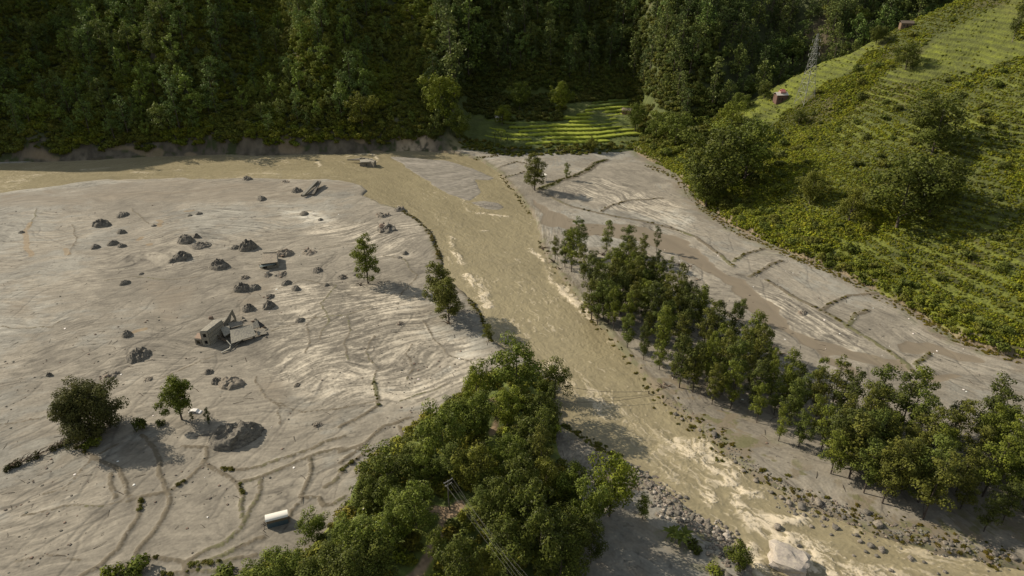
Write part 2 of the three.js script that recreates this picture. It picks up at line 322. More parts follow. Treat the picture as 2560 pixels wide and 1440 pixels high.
// colours and relief of the silt, per texel of a rectangle
function siltMaps(box, w, h) {
  const col = new Uint8Array(w * h * 4), bmp = new Uint8Array(w * h * 4);
  for (let j = 0; j < h; j++) {
    const z = box[2] + (j + 0.5) / h * (box[3] - box[2]);
    for (let i = 0; i < w; i++) {
      const x = box[0] + (i + 0.5) / w * (box[1] - box[0]), o = (j * w + i) * 4, right = sstep(0, 30, x);
      const sdr = riverSD(x, z);
      if (sdr < -9 && !(z < -285 && x > -85)) { col[o] = e8(0.2); col[o + 1] = e8(0.165); col[o + 2] = e8(0.1); col[o + 3] = 255; bmp[o] = bmp[o + 1] = bmp[o + 2] = 128; bmp[o + 3] = 255; continue; }
      const wx = x + 11 * vnoise(x * 0.021, z * 0.021) + 4 * vnoise(x * 0.07 + 9, z * 0.07), wz = z + 11 * vnoise(x * 0.021 + 50, z * 0.021) + 4 * vnoise(x * 0.07, z * 0.07 + 33);
      const ca = lerp(0.94, 0.60, right), sa = lerp(-0.34, 0.80, right);
      const s = wx * ca + wz * sa, q = -wx * sa + wz * ca;
      const n1 = fbm(s * 0.055, q * 0.36, 3), n2 = fbm(s * 0.2 + 5, q * 1.25, 3), n3 = fbm(x * 0.021 + 7, z * 0.021, 4);
      const rl = fbm(s * 0.035 + 11, q * 0.2 + 3, 3), rill2 = Math.max(0, 1 - Math.abs(fbm(s * 0.1 + 21, q * 0.42 + 13, 3)) * 13), rill3 = Math.max(0, 1 - Math.abs(fbm(wx * 0.14 + 80, wz * 0.2, 3)) * 15), rill = Math.max(0, 1 - Math.abs(rl) * 18) * sstep(-0.15, 0.25, n3 + 0.2 * vnoise(x * 0.05, z * 0.05));
      const gr = vnoise(x * 3.1, z * 3.1) * 0.5 + vnoise(x * 1.3, z * 1.3) * 0.5;
      const pale = paleMask(x, z), wet = wetMask(x, z), damp = dampMask(x, z), b = bundMask(x, z), st = stainMask(x, z);
      const act = sstep(-0.25, 0.45, vnoise(x * 0.028 + 60, z * 0.028) + 0.5 * vnoise(x * 0.09, z * 0.09 + 12)) * 0.85 + 0.15;
      let k = 1 + 0.32 * n3 + 0.09 * n1 * act + (0.12 + 0.26 * act + 0.16 * pale) * n2 + 0.09 * gr + (0.06 + 0.12 * act) * fbm(s * 0.6 + 3, q * 2.6, 2) + 0.06 * vnoise(x * 0.5, z * 0.5) - 0.24 * rill * act - 0.26 * rill2 * sstep(0.1, 0.5, vnoise(x * 0.04 + 5, z * 0.04 + 70) + 0.5 * vnoise(x * 0.13, z * 0.13)) - 0.2 * rill3 * sstep(0.0, 0.5, vnoise(x * 0.035 + 90, z * 0.035));
      k *= lerp(0.95, 1.6, pale * sstep(-0.4, 0.35, 0.7 * n2 + 0.5 * n3 + 0.4 * gr + 0.25 * n1));
      const spk = vnoise(x * 2.1 + 7, z * 2.6), blot = fbm(x * 0.3 + 44, z * 0.36, 3); k *= 1 + 0.16 * blot + 0.08 * spk; k -= 0.3 * sstep(0.62, 0.85, vnoise(x * 0.95 + 15, z * 1.25 + 9) + 0.25 * spk) * sstep(-0.2, 0.4, blot + n3);
      k = 1 + (k - 1) * 1.22; const rm = rillMask(x, z); k *= 1 - 0.4 * rm * (0.75 + 0.5 * spk); k *= 1 - 0.16 * sstep(0.1, 0.2, fbm(wx * 0.035 + 70, wz * 0.045, 4) + 0.1 * n2) - 0.1 * sstep(0.12, 0.18, fbm(x * 0.09 + 10, z * 0.11 + 30, 3) + 0.12 * n2);
      let r = 0.26 * k, g = 0.237 * k, bl = 0.189 * k;
      const grey = sstep(0.0, 0.4, n3 + 0.4 * n1 + 0.3 * blot);                    // greyer, sandier silt here and there
      r *= 1 - 0.13 * grey; g *= 1 - 0.08 * grey; bl *= 1 - 0.02 * grey;
      const dk = clamp(damp * (0.75 + 0.9 * n1), 0, 1);
      r = lerp(r, 0.19 * (1 + 0.3 * n2), dk); g = lerp(g, 0.165 * (1 + 0.3 * n2), dk); bl = lerp(bl, 0.125 * (1 + 0.3 * n2), dk);
      const wk = sstep(0.3, 0.7, wet + 0.25 * n2);
      r = lerp(r, 0.172 * (1 + 0.15 * n1), wk); g = lerp(g, 0.145 * (1 + 0.15 * n1), wk); bl = lerp(bl, 0.104 * (1 + 0.15 * n1), wk);
      const bk = sstep(0.1, 0.42, b * (0.8 + 0.75 * gr + 0.5 * spk + 0.45 * n2)), gk = bk * 0.6 * sstep(0.25, 0.6, vnoise(x * 0.08 + 3, z * 0.08) + 0.4 * gr);
      r = lerp(r, lerp(0.115, 0.1, gk), bk); g = lerp(g, lerp(0.097, 0.108, gk), bk); bl = lerp(bl, lerp(0.066, 0.04, gk), bk);
      const tk = sstep(0.2, 0.55, st + 0.25 * n2);
      r = lerp(r, 0.225, tk * 0.45); g = lerp(g, 0.145, tk * 0.45); bl = lerp(bl, 0.055, tk * 0.45);
      if (sdr < 4 && x > -70) {                                             // undercut bank: darker damp earth with roots and weeds
        const e = sstep(3.2, 0.2, sdr + 1.6 * n2 + 1.2 * n1) * sstep(-9, -2, sdr), gv = sstep(-0.1, 0.4, vnoise(x * 0.3, z * 0.3) + gr);
        r = lerp(r, lerp(0.13, 0.1, gv), e * 0.8); g = lerp(g, lerp(0.108, 0.1, gv), e * 0.8); bl = lerp(bl, lerp(0.07, 0.045, gv), e * 0.8);
      }
      if (x > 10 && z > -180 && sdr > 0 && sdr < 20) {                      // torn scrub and earth between the river and the grove
        const e = sstep(-0.1, 0.3, blot + 0.6 * n2 + 0.5 * vnoise(x * 0.12, z * 0.12)) * sstep(18, 8, sdr + 4 * n3) * 0.85, gv = sstep(0, 0.4, vnoise(x * 0.5, z * 0.5) + 0.4 * spk);
        r = lerp(r, lerp(0.165, 0.115, gv), e); g = lerp(g, lerp(0.138, 0.112, gv), e); bl = lerp(bl, lerp(0.092, 0.045, gv), e);
      }
      if (sdr < -1 && z < -285) {                                           // rippled grey sand of the bar
        const e = sstep(-1, -4, sdr), rip = vnoise(x * 0.35 + z * 0.9, z * 1.7 - x * 0.5);
        r = lerp(r, 0.19 + 0.06 * n1 + 0.06 * rip, e); g = lerp(g, 0.176 + 0.055 * n1 + 0.055 * rip, e); bl = lerp(bl, 0.146 + 0.05 * n1 + 0.045 * rip, e);
      }
      if (x > 55) {                                                        // debris and torn turf along the foot of the grassy hill
        const d = rightFoot(z) - x + 2.5 * n1 + 3 * vnoise(x * 0.15, z * 0.15), e = sstep(9, 1, d) * (0.55 + 0.5 * gr), gv = sstep(0, 0.5, vnoise(x * 0.22, z * 0.22 + 8) + 0.4 * n2);
        r = lerp(r, lerp(0.155, 0.1, gv), clamp(e, 0, 1)); g = lerp(g, lerp(0.122, 0.11, gv), clamp(e, 0, 1)); bl = lerp(bl, lerp(0.08, 0.04, gv), clamp(e, 0, 1));
        const gp = sstep(0.42, 0.62, vnoise(x * 0.06 + 20, z * 0.045) * 0.75 + 0.35 * n2 + 0.3 * n1) * sstep(60, 10, d) * sstep(95, 130, x) * 0.7;   // sprouting grass
        r = lerp(r, 0.12, gp); g = lerp(g, 0.135, gp); bl = lerp(bl, 0.045, gp);
      }
      col[o] = e8(r); col[o + 1] = e8(g); col[o + 2] = e8(bl); col[o + 3] = 255;
      const hb = clamp(0.5 + ((0.03 * n1 + 0.3 * n2 - 0.3 * rill - 0.22 * rill2 - 0.5 * rm) * (0.35 + 0.65 * act) + 0.1 * gr + 0.12 * blot + 0.1 * spk) * (1 - 0.8 * wk), 0, 1) * 255;
      bmp[o] = bmp[o + 1] = bmp[o + 2] = hb; bmp[o + 3] = 255;
    }
  }
  return [dataTex(col, w, h, true), dataTex(bmp, w, h, false)];
}
const zRows = rows(-62, -432, 0.42, 1.05), half = (z) => 100 + 0.64 * Math.abs(z);
{
  const [c1, b1] = siltMaps(BOX_L, 2048, 2048), [c2, b2] = siltMaps(BOX_R, 1408, 2048);
  ground('mud_flat', sheet(mud, zRows, (z) => -half(z), () => 0, 560, BOX_L), new THREE.MeshStandardMaterial({ map: c1, bumpMap: b1, bumpScale: 0.2, roughness: 0.93 }));
  ground('silted_field', sheet(mud, zRows, () => 0, () => 215, 420, BOX_R), new THREE.MeshStandardMaterial({ map: c2, bumpMap: b2, bumpScale: 0.2, roughness: 0.9 }));
  const under = new THREE.PlaneGeometry(5000, 5000); under.rotateX(-Math.PI / 2); under.translate(0, -9, 0);
  ground('terrain', under, std(lin(0.12, 0.115, 0.06), 1));
}
console.log('silt done');

// ───────────── hillsides
SPURS.unshift([-372, 4.2, 48]);
function paint(box, w, h, fn, bumpFn) {
  const col = new Uint8Array(w * h * 4), bmp = bumpFn ? new Uint8Array(w * h * 4) : null, c = [0, 0, 0];
  for (let j = 0; j < h; j++) for (let i = 0; i < w; i++) {
    const x = lerp(box[0], box[1], (i + 0.5) / w), z = lerp(box[2], box[3], (j + 0.5) / h), o = (j * w + i) * 4;
    fn(x, z, c); col[o] = e8(c[0]); col[o + 1] = e8(c[1]); col[o + 2] = e8(c[2]); col[o + 3] = 255;
    if (bmp) { bmp[o] = bmp[o + 1] = bmp[o + 2] = clamp(bumpFn(x, z), 0, 1) * 255; bmp[o + 3] = 255; }
  }
  return [dataTex(col, w, h, true), bmp && dataTex(bmp, w, h, false)];
}
const mix3 = (c, r, g, b, t) => { c[0] = lerp(c[0], r, t); c[1] = lerp(c[1], g, t); c[2] = lerp(c[2], b, t); };
{
  const BOX = [-430, 330, -640, -362];
  const [map, bump] = paint(BOX, 2048, 1024, (x, z, c) => {
    const n = fbm(x * 0.06, z * 0.06, 4), m = fbm(x * 0.35, z * 0.35, 3), d = footZ(x) - z + 2.5 * fbm(x * 0.06, z * 0.06, 2);
    const k = 1 + 0.35 * m;
    c[0] = 0.055 * k; c[1] = 0.068 * k; c[2] = 0.024 * k;
    mix3(c, 0.1 * k, 0.085 * k, 0.05 * k, sstep(0.15, 0.5, n));
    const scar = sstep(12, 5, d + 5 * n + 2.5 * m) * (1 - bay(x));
    mix3(c, 0.09 * (1 + 0.9 * m), 0.078 * (1 + 0.9 * m), 0.056 * (1 + 0.9 * m), scar * sstep(-0.45, -0.05, m + 0.5 * n));  // bare eroded bank, its tone lowered to carry the shade on the cliff
    const clay = sstep(0.35, 0.6, vnoise(x * 0.11 + 4, z * 0.2)) * scar;
    mix3(c, 0.26, 0.2, 0.12, clay * 0.6);
    const scree = sstep(16, 5, Math.abs(x + 58) + 4 * n) * sstep(26, 8, d) + sstep(11, 4, Math.abs(x + 30) + 4 * n) * sstep(20, 5, d); // fresh slip of yellow rock by the river bend
    mix3(c, 0.3 * (1 + 0.6 * m), 0.245 * (1 + 0.6 * m), 0.165 * (1 + 0.6 * m), clamp(scree, 0, 1) * sstep(-0.35, 0.1, m));
    mix3(c, 0.085 * k, 0.11 * k, 0.022 * k, bay(x) * sstep(0, 6, d) * 0.8);
  }, (x, z) => 0.5 + 0.5 * fbm(x * 0.4, z * 0.4, 3));
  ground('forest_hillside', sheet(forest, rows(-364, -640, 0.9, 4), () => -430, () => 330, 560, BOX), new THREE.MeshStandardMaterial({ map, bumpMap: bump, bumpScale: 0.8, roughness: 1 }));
}
const MEADOW = [[1830, 285], [1900, 215], [2000, 165], [2100, 110], [2180, 62], [2215, 75], [2200, 115], [2130, 170], [2060, 210], [1985, 262], [1960, 290], [1915, 305], [1860, 310]].map(([u, v]) => hit(u, v + 4)).map((p) => [p.x, p.z]);
const meadowSD = sdfGrid(MEADOW, 60, 330, -470, -300, 1.5);
const GRASSY = [[2240, 190], [2330, 110], [2420, 50], [2560, -20], [2560, 130], [2480, 160], [2380, 185], [2290, 200]].map(([u, v]) => hit(u, v)).map((p) => [p.x, p.z]);
const grassySD = sdfGrid(GRASSY, 60, 430, -470, -260, 2);
const BOX_S = [50, 400, -500, -60];
{
  const [map, bump] = paint(BOX_S, 2048, 2048, (x, z, c) => {
    const n = fbm(x * 0.03, z * 0.03, 4), m = fbm(x * 0.22, z * 0.22, 4), f = fbm(x * 1.1, z * 1.1, 2), d = x - rightFoot(z);
    const k = 1 + 0.3 * f + 0.3 * m;
    c[0] = 0.058 * k; c[1] = 0.07 * k; c[2] = 0.014 * k;
    mix3(c, 0.074 * k, 0.088 * k, 0.013 * k, sstep(-0.05, 0.4, n + 0.5 * m));
    mix3(c, 0.075 * k, 0.062 * k, 0.024 * k, sstep(0.15, 0.5, fbm(x * 0.05 + 40, z * 0.05, 3)) * 0.7);
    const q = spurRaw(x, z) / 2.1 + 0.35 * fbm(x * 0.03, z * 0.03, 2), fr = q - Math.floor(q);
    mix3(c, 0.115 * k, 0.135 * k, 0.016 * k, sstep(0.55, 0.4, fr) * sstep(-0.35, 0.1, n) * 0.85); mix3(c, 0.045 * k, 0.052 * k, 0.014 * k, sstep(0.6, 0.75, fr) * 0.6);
    const me = sstep(2, -2, meadowSD(x, z) + 2 * m) + 0.7 * sstep(3, -3, grassySD(x, z) + 3 * m);
    mix3(c, 0.115 * (1 + 0.25 * f + 0.35 * m), 0.135 * (1 + 0.25 * f + 0.35 * m), 0.016, clamp(me, 0, 1) * (0.45 + 0.5 * sstep(0.72, 0.6, fr)));
    mix3(c, 0.18 * k, 0.145 * k, 0.095 * k, sstep(3.5, 0.5, d + 2.5 * m + 2 * n));
  }, (x, z) => 0.5 + 0.35 * fbm(x * 0.5, z * 0.5, 3) + 0.25 * vnoise(x * 1.9, z * 1.9));
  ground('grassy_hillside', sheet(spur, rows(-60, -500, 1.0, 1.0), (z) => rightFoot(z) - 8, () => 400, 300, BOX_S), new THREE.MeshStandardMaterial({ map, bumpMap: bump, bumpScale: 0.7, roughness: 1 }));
}
const TRACK = [path([[1080, 1275], [1130, 1285], [1150, 1265]], 7), path([[1010, 1440], [1050, 1410], [1080, 1370], [1095, 1340], [1110, 1300], [1130, 1280]], 7), path([[1230, 1085], [1245, 1050], [1250, 1020], [1230, 990]], 7)];
{
  const BOX = [-92, 42, -187, -62];
  const track = plan(BOX, 512, 512, (g) => { TRACK.forEach((t, i) => stroke(g, wobble(t, 1, 1, i * 9), i === 2 ? 1.6 : i === 0 ? 2.2 : 1.5, 255)); }, 3);
  const [map, bump] = paint(BOX, 768, 768, (x, z, c) => {
    const m = fbm(x * 0.2, z * 0.2, 4), f = vnoise(x * 1.6, z * 1.6), k = 1 + 0.3 * f + 0.3 * m;
    c[0] = 0.08 * k; c[1] = 0.105 * k; c[2] = 0.022 * k;
    mix3(c, 0.13 * k, 0.15 * k, 0.028 * k, sstep(0, 0.4, m));
    const t = sstep(0.25, 0.6, track(x, z) + 0.3 * m);
    mix3(c, 0.26 * k, 0.19 * k, 0.12 * k, t);
  }, (x, z) => 0.5 + 0.4 * fbm(x * 0.7, z * 0.7, 3));
  ground('knoll', sheet(knoll, rows(-62, -187, 0.8, 0.8), () => -92, () => 42, 170, BOX), new THREE.MeshStandardMaterial({ map, bumpMap: bump, bumpScale: 0.4, roughness: 1 }));
}
console.log('hills done');

// ───────────── the river
const MID = path([[-300, 470], [0, 442], [300, 420], [600, 415], [850, 412], [980, 430], [1080, 490], [1170, 570], [1240, 650], [1310, 730], [1370, 810], [1430, 890], [1500, 970], [1580, 1050], [1680, 1140], [1790, 1220], [1920, 1300], [2080, 1380], [2300, 1470], [2600, 1560]], WATER);
const MIDL = [0]; for (let i = 1; i < MID.length; i++) MIDL.push(MIDL[i - 1] + Math.hypot(MID[i][0] - MID[i - 1][0], MID[i][1] - MID[i - 1][1]));
function flow(x, z, out) {       // distance along and across the current, eased between reaches
  let ws = 0, S = 0, N = 0;
  for (let i = 0; i + 1 < MID.length; i++) {
    const ax = MID[i][0], az = MID[i][1], ex = MID[i + 1][0] - ax, ez = MID[i + 1][1] - az, L = MIDL[i + 1] - MIDL[i];
    const t = ((x - ax) * ex + (z - az) * ez) / (L * L), tc = clamp(t, 0, 1), dx = x - ax - ex * tc, dz = z - az - ez * tc, w = 1 / Math.pow(dx * dx + dz * dz + 30, 3);
    ws += w; S += w * (MIDL[i] + clamp(t, -0.6, 1.6) * L); N += w * ((x - ax) * ez - (z - az) * ex) / L;
  }
  out[0] = S / ws; out[1] = N / ws;
}
const RAPIDS = [[[[1130, 590], [1136, 615], [1142, 640]], 3, 190], [[[1140, 640], [1150, 650], [1158, 660]], 3, 230], [[[1165, 690], [1190, 715], [1205, 740], [1222, 765]], 5, 220], [[[1180, 700], [1200, 720]], 6, 150], [[[1328, 622], [1345, 640], [1362, 655]], 3, 210], [[[1370, 665], [1385, 700], [1402, 725]], 3.2, 190], [[[1400, 720], [1430, 745], [1450, 765], [1462, 778]], 6, 230], [[[1455, 785], [1480, 800]], 3, 160],
  [[[1378, 912], [1395, 935], [1412, 958]], 5, 245], [[[1420, 960], [1470, 985], [1530, 1010]], 9, 110], [[[1500, 1010], [1560, 1060], [1620, 1100], [1680, 1120]], 9, 140], [[[1690, 1128], [1740, 1150], [1770, 1168], [1800, 1175]], 4, 245], [[[1640, 1090], [1700, 1110], [1760, 1120], [1830, 1180]], 8, 150], [[[1650, 1130], [1720, 1180], [1750, 1220], [1775, 1252]], 5, 200], [[[1760, 1240], [1778, 1252]], 3, 250],
  [[[1800, 1200], [1850, 1220], [1895, 1236]], 3, 230], [[[1845, 1240], [1855, 1270], [1890, 1295], [1950, 1305], [2010, 1302]], 4, 225], [[[1890, 1300], [1930, 1340], [1990, 1360], [2060, 1370]], 6, 200], [[[2010, 1362], [2060, 1390], [2110, 1410]], 4, 220], [[[2050, 1390], [2120, 1430], [2240, 1445]], 9, 130], [[[1885, 1370], [1890, 1400], [1905, 1440]], 4, 200], [[[2020, 1400], [2060, 1440], [2150, 1460]], 6, 190], [[[2120, 1310], [2200, 1320], [2260, 1350]], 5, 80], [[[2240, 1350], [2350, 1400], [2450, 1430]], 7, 90],
  [[[1195, 533], [1230, 538], [1270, 542]], 2.6, 190], [[[870, 393], [900, 386], [938, 386], [946, 398], [938, 408]], 2.2, 220], [[[870, 408], [850, 404]], 2.5, 150], [[[780, 412], [800, 404], [806, 412], [790, 418]], 2.2, 210], [[[660, 432], [700, 436]], 2, 170], [[[330, 430], [370, 432]], 2, 190], [[[430, 425], [460, 424]], 2, 170], [[[200, 425], [270, 420]], 3, 130], [[[60, 440], [170, 428]], 4, 100], [[[20, 455], [60, 450]], 3, 120], [[[990, 515], [1000, 516]], 1.5, 230], [[[1205, 576], [1220, 577]], 2, 200], [[[930, 500], [942, 502]], 1.5, 200], [[[1260, 640], [1300, 680], [1340, 720]], 12, 60], [[[1540, 1040], [1640, 1130], [1720, 1210]], 12, 90], [[[1100, 530], [1160, 590], [1230, 640]], 10, 50]];
const BOX_W = [-345, 130, -425, -75];
const rapidMask = plan(BOX_W, 2048, 2048, (g) => { RAPIDS.forEach(([l, w, k], i) => stroke(g, wobble(path(l, WATER), 1.2, 2.4, i * 3.3), w * 0.8, k)); }, 4);
{
  const W = 2048, H = 2048, col = new Uint8Array(W * H * 4), bmp = new Uint8Array(W * H * 4), sn = [0, 0];
  for (let j = 0; j < H; j++) for (let i = 0; i < W; i++) {
    const x = lerp(BOX_W[0], BOX_W[1], (i + 0.5) / W), z = lerp(BOX_W[2], BOX_W[3], (j + 0.5) / H), o = (j * W + i) * 4;
    col[o + 3] = bmp[o + 3] = 255; bmp[o] = bmp[o + 1] = bmp[o + 2] = 128; col[o] = e8(0.27); col[o + 1] = e8(0.21); col[o + 2] = e8(0.11);
    if (riverSD(x, z) > 6) continue;
    flow(x, z, sn);
    const wx = 1.2 * vnoise(x * 0.16, z * 0.16) + 0.5 * vnoise(x * 0.6 + 7, z * 0.6), wy = 1.0 * vnoise(x * 0.16 + 31, z * 0.16) + 0.5 * vnoise(x * 0.6, z * 0.6 + 17);
    const s = sn[0] + wx, n = sn[1] + wy, rp = rapidMask(x, z);
    const a = fbm(s * 0.12, n * 0.3, 3), b = fbm(s * 0.6, n * 0.95, 3), c = fbm(s * 1.5, n * 2.2, 2), slow = fbm(s * 0.02, n * 0.06, 2);
    const vein = Math.max(0, 1 - Math.abs(b + 0.35 * c) * 5.5);
    const fine = fbm(s * 1.1, n * 2.4, 3), vein2 = Math.max(0, 1 - Math.abs(fine) * 4.5);
    let foam = sstep(0.3, 0.75, rp * (0.55 + 0.9 * b + 0.6 * fine) + 0.45 * rp * Math.max(vein, vein2)) + 0.42 * sstep(0.5, 0.72, fbm(s * 0.32, n * 1.3, 3) + 0.45 * c + 0.35 * slow + 0.3 * vnoise(s * 0.06, n * 0.09) + 0.75 * rp) + 0.5 * rp * sstep(0.6, 0.9, vein);
    foam = clamp(foam, 0, 1);
    const k = 1 + 0.12 * a + 0.1 * b + 0.1 * c + 0.14 * slow + 0.12 * fbm(s * 0.15, n * 1.2, 3);
    let r = 0.238 * k, g = 0.208 * k, bl = 0.128 * k;
    r = lerp(r, 0.6, foam * 0.82); g = lerp(g, 0.53, foam * 0.82); bl = lerp(bl, 0.4, foam * 0.82);
    col[o] = e8(r); col[o + 1] = e8(g); col[o + 2] = e8(bl);
    bmp[o] = bmp[o + 1] = bmp[o + 2] = clamp(0.5 + 0.22 * b + 0.16 * c + 0.12 * a + 0.25 * foam, 0, 1) * 255;
  }
  const map = dataTex(col, W, H, true), bumpMap = dataTex(bmp, W, H, false), sn2 = [0, 0];
  const wave = (x, z) => {
    const sd = riverSD(x, z); if (sd > 8) return WATER;
    flow(x, z, sn2);
    const r = rapidMask(x, z), s = sn2[0], n = sn2[1];
    return WATER + (0.05 + 0.75 * r) * fbm(s * 0.3 + 0.8 * vnoise(x * 0.2, z * 0.2), n * 0.4, 3) + 0.3 * r;
  };
  const keep = (pos, a, b, c, d) => { const m = (k) => riverSD(pos[k * 3], pos[k * 3 + 2]); return Math.min(m(a), m(d)) < 7; };
  ground('river', sheet(wave, rows(-78, -424, 0.5, 1.0), () => -345, () => 130, 640, BOX_W, keep), new THREE.MeshPhysicalMaterial({ map, bumpMap, bumpScale: 0.45, roughness: 0.34, ior: 1.33 }));
}
console.log('river done');

// ───────────── plants: leaf crowns, trunks, and the kinds built from them
function toPx(p) { const dy = p.y - CAM_H, c = Math.cos(PITCH), s = Math.sin(PITCH), dep = -(dy * s + p.z * c) , up = dy * c - p.z * s; return [1280 + F_PX * p.x / dep, 720 - F_PX * up / dep, dep]; }
function pxPerM(p) { return F_PX / toPx(p)[2]; }
function Leaves() { return { p: [], n: [], c: [] }; }
const V = (x, y, z) => new THREE.Vector3(x, y, z);
const tA = V(), tB = V(), tN = V(), tD = V();
function leafClump(L, cx, cy, cz, r, flat, count, size, tint, droop = 0) {
  const hue = rr(-1, 1), lum = rr(0.82, 1.2);
  for (let i = 0; i < count; i++) {
    tD.set(rr(-1, 1), rr(-0.75, 1), rr(-1, 1)); if (tD.lengthSq() > 1.2 || tD.lengthSq() < 0.01) { i--; continue; }
    tD.normalize();
    const q = r * (0.5 + 0.5 * Math.sqrt(rnd())) * rr(0.85, 1.12);
    const x = cx + tD.x * q, y = cy + tD.y * q * flat - droop * q * rnd(), z = cz + tD.z * q;
    tN.set(tD.x + rr(-0.8, 0.8), tD.y + 0.35 + rr(-0.8, 0.8), tD.z + rr(-0.8, 0.8)).normalize();
    tA.set(rr(-1, 1), rr(-1, 1), rr(-1, 1)).cross(tN).normalize(); tB.crossVectors(tN, tA);
    const s = size * rr(0.55, 1.25), w = s * rr(0.4, 0.62), k = lum * rr(0.7, 1.3), yel = Math.max(0, hue * 0.25 + rr(-0.25, 0.4));
    const cr = tint[0] * k * (1 + 0.45 * yel), cg = tint[1] * k * (1 + 0.22 * yel), cb = tint[2] * k * (1 - 0.25 * yel);
    const P4 = [[s, 0], [0, w], [-s, 0], [0, -w]].map(([a, b]) => [x + tA.x * a * 0.5 + tB.x * b * 0.5 * 2, y + tA.y * a * 0.5 + tB.y * b, z + tA.z * a * 0.5 + tB.z * b]);
    tN.multiplyScalar(0.6).addScaledVector(tD, 0.55).normalize();
    for (const k2 of [0, 1, 2, 0, 2, 3]) { L.p.push(P4[k2][0], P4[k2][1], P4[k2][2]); L.n.push(tN.x, tN.y, tN.z); L.c.push(cr, cg, cb); }
  }
}
function leafGeo(L) { const g = new THREE.BufferGeometry(); g.setAttribute('position', new THREE.Float32BufferAttribute(L.p, 3)); g.setAttribute('normal', new THREE.Float32BufferAttribute(L.n, 3)); g.setAttribute('color', new THREE.Float32BufferAttribute(L.c, 3)); return g; }
function limb(pts, radii, sides = 6, color) {          // a tapered, bent branch
  const pos = [], idx = [], n = pts.length, col = [];
  for (let i = 0; i < n; i++) {
    const t = V().subVectors(pts[Math.min(n - 1, i + 1)], pts[Math.max(0, i - 1)]).normalize(), a = V(0.37, 0.2, 0.91).cross(t).normalize(), b = V().crossVectors(t, a);
    for (let k = 0; k < sides; k++) { const q = k / sides * Math.PI * 2, c = Math.cos(q) * radii[i], s = Math.sin(q) * radii[i]; pos.push(pts[i].x + a.x * c + b.x * s, pts[i].y + a.y * c + b.y * s, pts[i].z + a.z * c + b.z * s); if (color) col.push(...color); }
  }
  for (let i = 0; i + 1 < n; i++) for (let k = 0; k < sides; k++) { const a = i * sides + k, b = i * sides + (k + 1) % sides, c = a + sides, d = b + sides; idx.push(a, b, c, b, d, c); }
  const g = new THREE.BufferGeometry(); g.setAttribute('position', new THREE.Float32BufferAttribute(pos, 3)); if (color) g.setAttribute('color', new THREE.Float32BufferAttribute(col, 3)); g.setIndex(idx); g.computeVertexNormals();
  return g;
}
// one tree shape: { trunk, crown } in metres, standing on y = 0
function treeShape(o) {
  const L = Leaves(), wood = [], H = o.h, top = V(rr(-1, 1) * o.lean, H * 0.9, rr(-1, 1) * o.lean);
  const mid = V(top.x * 0.35 + rr(-0.3, 0.3), H * 0.45, top.z * 0.35 + rr(-0.3, 0.3));
  const spine = new THREE.CatmullRomCurve3([V(0, -0.8, 0), mid, top]);
  wood.push(limb([0, 0.25, 0.5, 0.75, 1].map((t) => spine.getPoint(t)), [1, 0.8, 0.62, 0.4, 0.12].map((k) => k * o.rad), 7));
  const lobes = o.lobes;
  for (let i = 0; i < lobes; i++) {
    const f = (i + rr(0.1, 0.9)) / lobes, hy = lerp(o.base, 0.97, f), a = i * 2.4 + rr(-0.6, 0.6);
    const env = o.shape(f), rad = o.w * 0.5 * env * rr(0.45, 0.8), q = spine.getPoint(clamp(hy / 0.9, 0, 1)), cr = o.lobe * rr(0.7, 1.25) * (0.55 + 0.5 * env);
    const c = V(q.x + Math.cos(a) * rad, hy * H, q.z + Math.sin(a) * rad);
    if (i % 2 === 0 && f < 0.85) { const st = spine.getPoint(clamp(hy / 0.9 - 0.18, 0.05, 1)); wood.push(limb([st, V().lerpVectors(st, c, 0.5).add(V(0, -0.2, 0)), c], [o.rad * 0.38 * (1 - f * 0.5), o.rad * 0.25 * (1 - f * 0.5), o.rad * 0.08], 5)); }
    const subs = o.subs || 4;
    for (let s = 0; s < subs; s++) {
      const ax = rr(-1, 1), ay = rr(-0.6, 0.8), az = rr(-1, 1), sr = cr * rr(0.42, 0.72);
      leafClump(L, c.x + ax * cr * 0.75, c.y + ay * cr * 0.75, c.z + az * cr * 0.75, sr, 0.85, Math.round(o.dens * sr * sr / (o.leaf * o.leaf)), o.leaf, o.tint, o.droop || 0);
    }
  }
  return { trunk: mergeGeometries(wood), crown: leafGeo(L), h: H };
}
const leafMat = (r, g, b) => new THREE.MeshPhysicalMaterial({ color: lin(r * 1.85, g * 1.55, b * 1.2), vertexColors: true, roughness: 0.8, specularIntensity: 0.35, side: THREE.DoubleSide, transmission: 0.3, thickness: 0, ior: 1.3 });
const LEAF = [leafMat(1, 1, 1), leafMat(0.62, 0.7, 0.78), leafMat(1.1, 1.22, 0.9), leafMat(0.85, 1.0, 1.0)];
const BARK = std(lin(0.085, 0.07, 0.055), 0.95), BARK_PALE = std(lin(0.19, 0.165, 0.13), 0.9), BARK_DARK = std(lin(0.05, 0.04, 0.032), 0.95);
const round = (f) => Math.sqrt(Math.max(0.05, 1 - Math.pow(f * 1.75 - 0.78, 2))), spire = (f) => (0.55 + 0.45 * Math.sin(f * 2.6 + 0.5)) * (1.05 - 0.75 * f), plume = (f) => 0.5 + 0.5 * Math.sin(Math.min(1, f * 1.15) * Math.PI);
reseed(42);
const GROVE = [0, 1, 2, 3, 4].map((i) => treeShape({ h: 17 + i * 0.4, w: 6.0, rad: 0.2, lean: 0.9, base: 0.2, lobes: 13, lobe: 2.05, subs: 4, dens: 8, leaf: 0.36, tint: [0.062, 0.082, 0.022], shape: plume }));
const BROAD = [0, 1, 2, 3, 4].map((i) => treeShape({ h: 13, w: 10.5, rad: 0.28, lean: 0.8, base: 0.26, lobes: 14, lobe: 2.9, subs: 4, dens: 7, leaf: 0.4, tint: [0.072, 0.096, 0.021], shape: round }));
